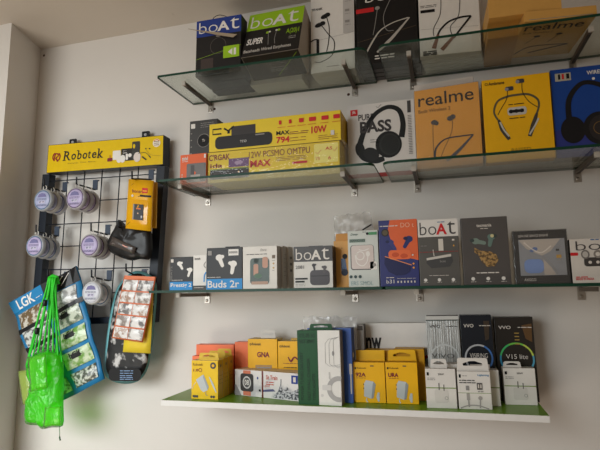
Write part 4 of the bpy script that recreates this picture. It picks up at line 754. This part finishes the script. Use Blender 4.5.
# ------------------------------------------------------------------ round earphone cases
RIM = see_through('frosted_case', (.92, .92, .92), base=.06, haze=.62, haze_col=(.86, .85, .83), rough=.2)
WLOOP = M((226, 224, 218), .3)
def round_case(key, frac, label, coil, lab_mat, R=.0335, dx=0, drop=.0375, label_on=True):
    P, T = hooks[key]; H = P.lerp(T, frac); o = thing('earphone_case', label, 'earphone case', H+Vector((dx, 0, -drop-R*.12)), 'round earphone cases on the rack')
    mb = MB(); mb.lathe([(0, .0075), (R*.80, .0075), (R*.96, .004), (R, 0), (R*.96, -.004), (R*.86, -.0068), (R*.84, -.0068)], RIM, 'y', 36); mb.build('case_shell', o)
    mb = MB(); mb.lathe([(R*.50, .0055), (R*.86, .0045), (R*.89, 0), (R*.86, -.0045), (R*.50, -.0056)], coil, 'y', 32)
    for k in range(3): mb.lathe([(R*(.60+.1*k), -.0056), (R*(.64+.1*k), -.0066), (R*(.68+.1*k), -.0056)], coil, 'y', 32)
    mb.build('cable_coil', o)
    mb = MB(); mb.lathe([(0, -.0088), (R*.5, -.0086), (R*.74, -.0076), (R*.76, -.0068)], lab_mat, 'y', 32)
    if label_on:
        pr = Print(lambda a, b, l: Vector(((a-.5)*2*R, -.0090-EPS*l, (b-.5)*2*R)), 2*R, 2*R, 1)
        DK2 = M((84, 84, 120)); pr.poly([(.26, .62), (.74, .62), (.66, .76), (.5, .80), (.34, .76)], M((120, 116, 160))); pr.rect(.34, .34, .66, .46, M((206, 202, 222))); pr.text('EP 77', .37, .36, .63, .44, DK2, .03); pr.lines(.24, .76, (.55, .50, .28, .24), DK2, .0012)
        b = len(mb.v); mb.v += pr.mb.v
        for f, k in zip(pr.mb.f, pr.mb.m): mb.f.append(tuple(i+b for i in f)); mb.m.append(mb.mi(pr.mb.mats[k])); mb.sm.append(False)
    mb.build('paper_label', o)
    mb = MB(); r = .0072; zc = drop+R*.12-.0045
    mb.tube([(r*math.cos(k*math.tau/16)*.8, 0, zc+r*math.sin(k*math.tau/16)*.9) for k in range(17)], .0014, WLOOP, 6, False); mb.box((-.006, -.0012, R*.93), (.006, .0012, zc-r*.6), WLOOP, .0005); mb.build('hang_loop', o)
LB = M((176, 182, 214), .25); LL = M((190, 178, 214), .25); LW = M((216, 218, 226), .25)
CB = M((84, 104, 160), .4); CP = M((112, 92, 126), .4); CG = M((150, 148, 140), .4); CBL = M((88, 122, 156), .4); CK = M((46, 44, 48), .4)
for a in (('a', .95, 'pale blue labelled round case, front of the upper left hook', CBL, LB), ('a', .58, 'grey round case, second on the upper left hook', CG, LB), ('a', .26, 'dark blue round case, rearmost on the upper left hook', CB, LB),
          ('b', .95, 'lavender labelled round case, front of the upper middle hook', CP, LL), ('b', .58, 'purple round case, second on the upper middle hook', CP, LL), ('b', .26, 'purple round case, rearmost on the upper middle hook', CP, LL),
          ('c', .95, 'lavender labelled round case, front of the left second row hook', CBL, LL), ('c', .58, 'blue round case, second on the left second row hook', CBL, LB), ('c', .26, 'blue round case, rearmost on the left second row hook', CBL, LB),
          ('d', .95, 'lavender labelled round case left of the black pouch', CP, LL), ('d', .58, 'black coiled round case behind the one by the black pouch', CK, LL), ('d', .30, 'mauve round case, rearmost beside the black pouch', CP, LL),
          ('e', .88, 'white round case with pale blue label, lowest on the rack', M((200, 202, 206), .4), LW), ('e', .40, 'white round case with blue cable, behind the lowest one', CBL, LW)):
    round_case(*a)
# ------------------------------------------------------------------ flat hanging goods: a four cornered slab seen at pixels
class Slab:
    """TL, TR, BR, BL pixels at a distance off from the wall; th thick towards the wall; bow bends it"""
    def __init__(s, px, off, th, mat, bow=0.0, n=10, m=10, side=None, wob=0.0, seed=0):
        offs = off if isinstance(off, (list, tuple)) else [off]*4
        s.q = [at(u, v, o) for (u, v), o in zip(px, offs)]; s.o0 = s.q[0].lerp(s.q[1], .5); s.q = [p-s.o0 for p in s.q]; s.th, s.bow, s.wob, s.seed = th, bow, wob, seed
        s.w = (s.q[1]-s.q[0]).length; s.h = (s.q[0]-s.q[3]).length; s.mb = MB(); vs = []
        for j in range(m+1):
            for i in range(n+1): vs.append(s.fn(i/n, j/m, 0))
        N = len(vs); vs += [v+Vector((0, th, 0)) for v in vs]; fs = []
        for j in range(m):
            for i in range(n):
                k = j*(n+1)+i; fs.append((k, k+1, k+n+2, k+n+1)); fs.append((N+k+n+1, N+k+n+2, N+k+1, N+k))
        rim = [i for i in range(n+1)]+[j*(n+1)+n for j in range(1, m+1)]+[m*(n+1)+i for i in range(n-1, -1, -1)]+[j*(n+1) for j in range(m-1, 0, -1)]
        s.mb.add(vs, fs, mat, True); s.mb.add([], [], side or mat)
        k0 = s.mb.mi(side or mat)
        for a, b in zip(rim, rim[1:]+rim[:1]): s.mb.f.append((a, N+a, N+b, b)); s.mb.m.append(k0); s.mb.sm.append(False)
    def fn(s, a, b, l):
        P = s.q[3].lerp(s.q[2], a).lerp(s.q[0].lerp(s.q[1], a), b)
        y = -s.bow*(1-(2*a-1)**2)*(1-(2*b-1)**2)-EPS*l
        if s.wob: y += s.wob*noise.noise(Vector((a*3+s.seed, b*4, s.seed)))
        return P+Vector((0, y, 0))
    def P(s, layer=2): return Print(s.fn, s.w, s.h, layer)
    def make(s, name, label, cat, group=None): s.o = s.mb.build(name, None, s.o0); tag(s.o, label, cat, group); return s
def grid_patch(pr, a0, b0, a1, b1, mat, n=4, m=4, bulge=0.0):
    """a patch with its own relief: a filled sachet or blister"""
    vs = []
    for j in range(m+1):
        for i in range(n+1):
            x, y = i/n, j/m; e = (1-(2*x-1)**4)*(1-(2*y-1)**4)
            v = pr.fn(a0+(a1-a0)*x, b0+(b1-b0)*y, pr.l); v = v+Vector((0, -bulge*e*(1+.5*noise.noise(Vector((x*5+a0*20, y*5, b0*30)))), 0)); vs.append(v)
    pr.mb.add(vs, [(j*(n+1)+i, j*(n+1)+i+1, (j+1)*(n+1)+i+1, (j+1)*(n+1)+i) for j in range(m) for i in range(n)], mat, True)
# yellow blister packs
bk = Slab([(132, 180.5), (156.5, 182.3), (155.5, 228), (131, 226.5)], .094, .006, YELD, n=3, m=3).make('blister_pack', 'amber memory card pack hanging behind the front yellow pack', 'blister pack', 'yellow packs on the upper right hook')
pk = Slab([(128.7, 179), (153.2, 180.6), (150.6, 231.2), (125.6, 228.3)], .114, .005, M((240, 178, 20), .3), n=3, m=3).make('blister_pack', 'front yellow memory card pack with a black card in its window', 'blister pack', 'yellow packs on the upper right hook')
p = pk.P(); p.text('bonerb', .18, .73, .66, .80, MAROON, .01); p.rrect(.58, .74, .80, .84, RED, .001); p.rect(.61, .77, .77, .79, YEL); p.build('logo', pk.o)
p = pk.P(); p.ell(.20, .665, .0035, OFFW); p.rect(.50, .66, .96, .70, INK); p.stroke([(.42, .655), (.52, .67)], .0012, INK); p.stroke([(.10, .86), (.22, .92)], .0007, M((150, 100, 20))); p.stroke([(.03, .06), (.2, .16)], .0008, INK); p.build('small_print', pk.o)
p = pk.P(); grid_patch(p, .16, .12, .84, .60, M((236, 170, 20), .12, coat=.6), bulge=.004); bl = p.build('blister_window', pk.o)
p = Print(lambda a, b, l: pk.fn(a, b, l)+Vector((0, -.0046, 0)), pk.w, pk.h, 1); p.rrect(.29, .19, .70, .50, M((38, 36, 38), .3), .002); p.rect(.29, .19, .34, .50, M((150, 146, 140))); p.rect(.42, .40, .60, .425, M((226, 120, 60))); p.ell(.50, .32, .0022, M((230, 190, 160))); p.rect(.62, .23, .68, .28, M((190, 188, 190))); p.build('memory_card', bl)
# black plastic pouch, crumpled: outline blown up from px ring
def blob(name, px, off, thick, mat, rings=6, seed=0, rough=.004, parent=None, o0=None, smooth=True, lobes=None):
    """a soft closed bag whose silhouette passes through px"""
    pts = [at(u, v, off) for u, v in px]; cen = sum(pts, Vector())/len(pts); o0 = o0 or cen; n = len(pts); mb = MB(); vs = []
    for r in range(rings+1):
        for sgn in (-1, 1):
            t_ = r/rings
            for k, P in enumerate(pts):
                Q = cen.lerp(P, max(.02, t_)); e = math.sqrt(max(0, 1-t_**2.4))
                y = sgn*thick/2*e+(rough*noise.noise(Q*45+Vector((seed, sgn*2, 0)))+rough*.6*noise.noise(Q*110+Vector((0, seed, sgn))))*min(1, e*2)
                vs.append(Q+Vector((0, y, 0))-o0)
    fs = []
    for r in range(rings):
        for s_ in (0, 1):
            for k in range(n):
                a = (2*r+s_)*n+k; b = (2*r+s_)*n+(k+1) % n; c = (2*r+2+s_)*n+(k+1) % n; d = (2*r+2+s_)*n+k
                fs.append((d, c, b, a) if s_ == 0 else (a, b, c, d))
    for s_ in (0, 1): fs.append(tuple(s_*n+k for k in range(n)) if s_ else tuple(s_*n+n-1-k for k in range(n)))
    for k in range(n):
        a, b = (2*rings)*n+k, (2*rings)*n+(k+1) % n; fs.append((a, b, b+n, a+n))
    mb.add(vs, fs, mat, smooth)
    bm = bmesh.new(); me = mb.build(name, parent, o0 if parent is None else None); bm.from_mesh(me.data); bmesh.ops.remove_doubles(bm, verts=bm.verts, dist=.00005); bmesh.ops.recalc_face_normals(bm, faces=bm.faces); bm.to_mesh(me.data); bm.free()
    return me
def ring_px(px, k=4): return spline(px+px[:1], k)[0][:-1]
BP = M((24, 23, 23), .5, coat=.25, grain=45)
o = blob('plastic_pouch', ring_px([(113, 231), (118, 221), (121.5, 220.5), (124, 225.5), (132, 223), (144, 229), (151.5, 231), (151.6, 257.5), (140, 259), (131.5, 260.5), (120, 257), (109.5, 251), (107.5, 242)], 3), .090, .030, BP, seed=4, rough=.006)
tag(o, 'crumpled black plastic pouch hanging below the yellow packs', 'pouch')
pf = Slab([(112.5, 236.5), (136, 247.5), (133.5, 254), (109, 244.5)], .108, .0025, M((78, 70, 66), .2, coat=.5), bow=.003, n=6, m=4)
pf.mb.v = [v+pf.o0-o.location for v in pf.mb.v]; b_ = pf.mb.build('clear_front', o); b_['label'] = 'dull grey see-through front strip'
pr = Print(lambda a, b, l: pf.fn(a, b, l)+pf.o0-o.location, pf.w, pf.h, 3); pr.stroke([(.50, .62), (.62, .55), (.74, .60)], [.001, .0035, .001], M((226, 150, 130)), 4); pr.stroke([(.1, .3), (.9, .35)], .0012, M((130, 120, 112))); pr.build('small_print', b_)
# blue and black sheet of sachets
LK = Slab([(9, 303), (76, 266), (104, 379), (49, 408)], .097, .004, M((38, 126, 178), .35), n=12, m=12, wob=.012, seed=2, bow=.006).make('sachet_sheet', 'hanging blue and black sheet of earphone sachets, behind the green net bag', 'sachet sheet')
p = LK.P(10); [p.rect(.1*k, .885, .1*k+.1, 1, M((44, 132, 186), .35)) for k in range(5)]; p.build('header_strip', LK.o)['label'] = 'blue header with white letters'
p = LK.P(10)
for bb in range(5): p.poly([(.5+.1*bb, .87), (.6+.1*bb, .87), (.6+.1*bb, 1), (.5+.1*bb, 1)], M((28, 27, 29), .3))
p.build('header_strip', LK.o)['label'] = 'black header with white strokes'
p = LK.P(16); p.text('LGK', .10, .895, .36, .985, WHITE, .02); [p.stroke([(.58+.09*k, .90), (.70+.09*k, .98)], .0025, OFFW) for k in range(3)]; p.lines(.38, .48, (.915,), WHITE, .002); p.build('lettering', LK.o)
foil = [speckle('foil_print', a, b, sc, th, .16) for a, b, sc, th in (((116, 96, 70), (206, 200, 188), 70, .55), ((150, 152, 150), (226, 228, 226), 60, .5), ((96, 98, 96), (206, 210, 206), 75, .46), ((110, 124, 106), (206, 214, 196), 60, .5), ((84, 88, 80), (202, 208, 196), 110, .52))]
GRP = speckle('green_print', (122, 168, 84), (206, 222, 186), 50, .48, .18)
rows = [.875, .70, .525, .35, .175, .02]
for r in range(5):
    for cidx in range(2):
        a0, a1 = ((.05, .46), (.53, .93))[cidx]; b1, b0 = rows[r]-.015, rows[r+1]+.02
        p = LK.P(12); mat = foil[(r*2+cidx) % 5]
        if cidx == 1 and r in (2, 3): mat = GRP
        if cidx == 0 and r == 0: mat = foil[0]
        grid_patch(p, a0, b0, a1, b1, mat, 5, 5, .007); sp = p.build('sachet', LK.o)
        if cidx == 1 and r in (1, 2, 3):
            p = Print(lambda a, b, l: LK.fn(a, b, l)+Vector((0, -.0088, 0)), LK.w, LK.h, 8); p.rect(a0+.13, b0+.07, a0+.25, b0+.11, INK); p.text('LGK', a0+.11, b0+.08, a0+.27, b0+.125, INK, .02); p.build('lettering', sp)
for r in (1, 2):
    p = LK.P(10)
    for k in range(5): p.poly([(.0+.1*k, rows[r]-.02), (.1+.1*k, rows[r]-.02), (.1+.1*k, rows[r]+.025), (.1*k, rows[r]+.025)], M((30, 29, 31), .3))
    if r == 1:
        for k in range(5): p.poly([(.5+.1*k, rows[r]-.02), (.6+.1*k, rows[r]-.02), (.6+.1*k, rows[r]+.025), (.5+.1*k, rows[r]+.025)], M((30, 29, 31), .3))
    p.build('seam_strip', LK.o)['label'] = 'black seam between sachets'
# long teal rimmed pouch, a yellow card, an orange edged card, all on one hook
def capsule_px(c0, c1, r, n=14):
    d = Vector((c1[0]-c0[0], c1[1]-c0[1])).normalized(); nn = Vector((-d.y, d.x)); out = []
    for k in range(n+1):
        t_ = math.pi*k/n; out.append((c0[0]+r*(nn.x*math.cos(t_)-d.x*math.sin(t_)), c0[1]+r*(nn.y*math.cos(t_)-d.y*math.sin(t_))))
    for k in range(n+1):
        t_ = math.pi*k/n; out.append((c1[0]+r*(-nn.x*math.cos(t_)+d.x*math.sin(t_)), c1[1]+r*(-nn.y*math.cos(t_)+d.y*math.sin(t_))))
    return out
cap = [(125, 277), (135, 271), (147, 273), (155.5, 281), (157, 293), (155, 320), (151.5, 350), (148, 368), (141, 379), (131, 383.5), (118, 383), (107, 377.5), (103.3, 367), (105.5, 345), (110, 315), (116, 290)]
cp = blob('earphone_pouch', ring_px(cap, 4), .070, .016, TEAL, seed=9, rough=.001); tag(cp, 'long rounded black pouch with teal rim, lowest on the rack', 'pouch')
cc = (130.5, 328)
inner = [((u-cc[0])*.905+cc[0], (v-cc[1])*.955+cc[1]) for u, v in ring_px(cap, 4)]
FB = speckle('silhouette_print', (24, 23, 25), (206, 204, 202), 42, .60, .5)
b_ = blob('printed_face', inner, .076, .014, FB, seed=5, rough=.0006, parent=cp, o0=cp.location); b_['label'] = 'black face with white silhouettes'
pr = Print(lambda a, b, l: at(106+44*a, 384-30*b, .0862)-cp.location+Vector((0, -EPS*l, 0)), .11, .075, 2); pr.rrect(.06, .10, .80, .52, M((26, 25, 27), .6), .012); pr.lines(.32, .62, (.44, .36, .28, .22, .16), M((130, 160, 200)), .0018); pr.build('lettering', cp)
yc = Slab([(128, 300), (153.5, 285), (150.2, 353.5), (122.8, 352)], .092, .0018, M((236, 208, 60), .35), n=4, m=6).make('hanging_paper_card', 'yellow card sticking out beneath the orange edged sachet card', 'card')
oc = Slab([(124.3, 275.4), (156, 276.8), (142.5, 342.5), (111.8, 338)], .106, .0015, M((214, 112, 70), .35), n=6, m=8, bow=.004).make('hanging_sachet_card', 'orange edged card of ten foil sachets in two columns', 'sachet card')
p = oc.P(); p.rect(.03, .945, .97, 1, M((224, 122, 78), .35)); p.build('header_strip', oc.o)
WF = [speckle('white_foil_print', a, (234, 232, 230), sc, .47, .22) for a, sc in (((150, 140, 134), 55), ((176, 150, 134), 80), ((128, 126, 126), 65))]
for r in range(5):
    for k in range(2):
        p = oc.P(3); b1 = .935-.187*r; grid_patch(p, (.03, .51)[k], b1-.165, (.49, .97)[k], b1, WF[(r+2*k) % 3], 4, 4, .0035); p.build('sachet', oc.o)
# ------------------------------------------------------------------ green net bag
NET = see_through('green_net', (.25, .95, .12), gloss_pow=3, base=.05, haze=.46, haze_col=lin((104, 255, 44))[:3], rough=.25, bump=.8, scale=60)
NETP = see_through('lime_film', (.66, .98, .34), gloss_pow=3, base=.06, haze=.30, haze_col=lin((130, 252, 64))[:3], rough=.2, bump=.6, scale=40)
NETS = see_through('pale_lime_film', (.86, .96, .62), gloss_pow=3, base=.06, haze=.5, haze_col=lin((206, 226, 120))[:3], rough=.2, bump=.6, scale=40)
CORD = M((50, 206, 44), .4)
bagpx = [(36, 352), (44, 349), (53, 350), (61, 353), (63, 362), (63.5, 385), (63.6, 408), (63, 425.5), (52, 427.5), (42, 429), (38, 425.5), (31, 425), (25.5, 423), (24.5, 415), (27, 402), (31, 388), (29.5, 372), (26.5, 364)]
o = blob('net_bag', ring_px(bagpx, 3), .135, .042, NET, rings=7, seed=6, rough=.008); tag(o, 'bright green drawstring net bag hanging from the lower left hook', 'bag'); NB = o
def ccr(px, off): return [at(u, v, off)-NB.location for u, v in px]
rnd = random.Random(5)
for k, (ue, ve) in enumerate(((26.5, 366), (33, 356), (38, 353), (43, 351), (48, 351), (53, 352), (58, 355), (62, 362), (46, 372), (56, 378))):
    us = 49.5+k*.75; mid = (us*.55+ue*.45+rnd.uniform(-.8, .8), 312+rnd.uniform(-3, 3))
    A_ = at(us, 277.5, .118+.002*(k % 3)); B_ = at(mid[0], mid[1], .132+.003*(k % 3)); D_ = at(ue, ve, .150 if 0 < k < 7 else .138)
    pts, _ = spline([tuple(v-NB.location) for v in (A_, A_.lerp(B_, .45)+Vector((rnd.uniform(-.002, .002), 0, 0)), B_, B_.lerp(D_, .6), D_)], 5)
    mb = MB(); mb.tube(pts, .0021 if k % 2 else .0028, CORD, 6); mb.build('drawstring', NB)
mb = MB(); mb.tube(ccr([(48.3, 284), (49.5, 277.8), (53, 275.6), (57, 277), (58.5, 284)], .113), .0046, CORD, 8); mb.build('drawstring_loop', NB)
for u, v in ((45, 303), (37, 331)):
    P = at(u, v, .148)-NB.location; mb = MB(); mb.lathe([(0, -.009), (.005, -.0085), (.0062, -.004), (.0062, .005), (.005, .0085), (0, .009)], M((24, 24, 26), .35), 'z', 14, P); mb.build('cord_lock', NB)
mb = MB(); mb.tube(ccr([(37, 331), (33, 345), (28, 362), (26.5, 368)], .150), .0022, CORD, 6); mb.build('drawstring', NB)
mb = MB(); mb.tube(ccr([(59.3, 426.5), (59.8, 433), (59.6, 438)], .135), .0008, M((40, 120, 50)), 5); mb.tube(ccr([(59.6, 436.5), (60.2, 440.5)], .135), .0018, M((40, 90, 46)), 6); mb.build('loose_thread', NB)
lp = Slab([(17.5, 371.5), (28.5, 369.5), (34, 402), (22.5, 405)], .122, .006, NETS, bow=.004, n=6, m=6); lp.mb.v = [v+lp.o0-NB.location for v in lp.mb.v]; q_ = lp.mb.build('side_pouch', NB); q_['label'] = 'pale yellow green film pouch at the side'
lp = Slab([(27.5, 357), (45, 354), (47, 388), (30, 392)], .168, .003, NETP, bow=.004, n=6, m=6, wob=.004); lp.mb.v = [v+lp.o0-NB.location for v in lp.mb.v]; lp.mb.build('inner_packet', NB)
lp = Slab([(45, 407), (60.5, 407), (60.5, 425), (43, 427)], .160, .003, NETP, bow=.003, n=6, m=6, wob=.002); lp.mb.v = [v+lp.o0-NB.location for v in lp.mb.v]; lp.mb.build('inner_packet', NB)
# ------------------------------------------------------------------ light: daylight through the shop entrance on the left, behind the camera, plus an added low fill
def area(name, loc, aim, sx, sy, power, col):
    L = bpy.data.lights.new(name, 'AREA'); L.shape = 'RECTANGLE'; L.size, L.size_y = sx, sy; L.energy = power; L.color = col
    o = bpy.data.objects.new(name, L); C.objects.link(o); o.location = loc
    o.rotation_euler = (Vector(aim)-Vector(loc)).to_track_quat('-Z', 'Y').to_euler(); return o
dl = area('entrance_daylight', (-1.6, -2.35, 1.7), (-1.3, 0, .80), 1.8, 1.2, 15.0, (.92, .98, 1)); dl.data.spread = math.radians(85)
area('added_ceiling_fill', (-1.5, -1.9, .2), (-1.1, -.9, 2.3), 1.3, .8, 9, (1, .88, .74)).data.spread = math.radians(130)  # added fill lamp near the floor, aimed up to brighten the ceiling like bounce
w = bpy.data.worlds.new('world'); SC.world = w; w.use_nodes = True
w.node_tree.nodes['Background'].inputs['Color'].default_value = (1, .84, .68, 1); w.node_tree.nodes['Background'].inputs['Strength'].default_value = .235
# ------------------------------------------------------------------ camera and view
cd = bpy.data.cameras.new('camera'); co = bpy.data.objects.new('camera', cd); C.objects.link(co)
cd.sensor_fit = 'HORIZONTAL'; cd.sensor_width = 36; cd.lens = F_PX/600*36; cd.clip_start = .02
co.matrix_world = Matrix(((RT.x, UP.x, -FW.x, CAM.x), (RT.y, UP.y, -FW.y, CAM.y), (RT.z, UP.z, -FW.z, CAM.z), (0, 0, 0, 1)))
SC.camera = co
SC.view_settings.view_transform = 'Standard'; SC.view_settings.look = 'None'; SC.view_settings.gamma = 1; SC.view_settings.exposure = 0
SC.view_settings.use_curve_mapping = False
SC.cycles.transparent_max_bounces = 24
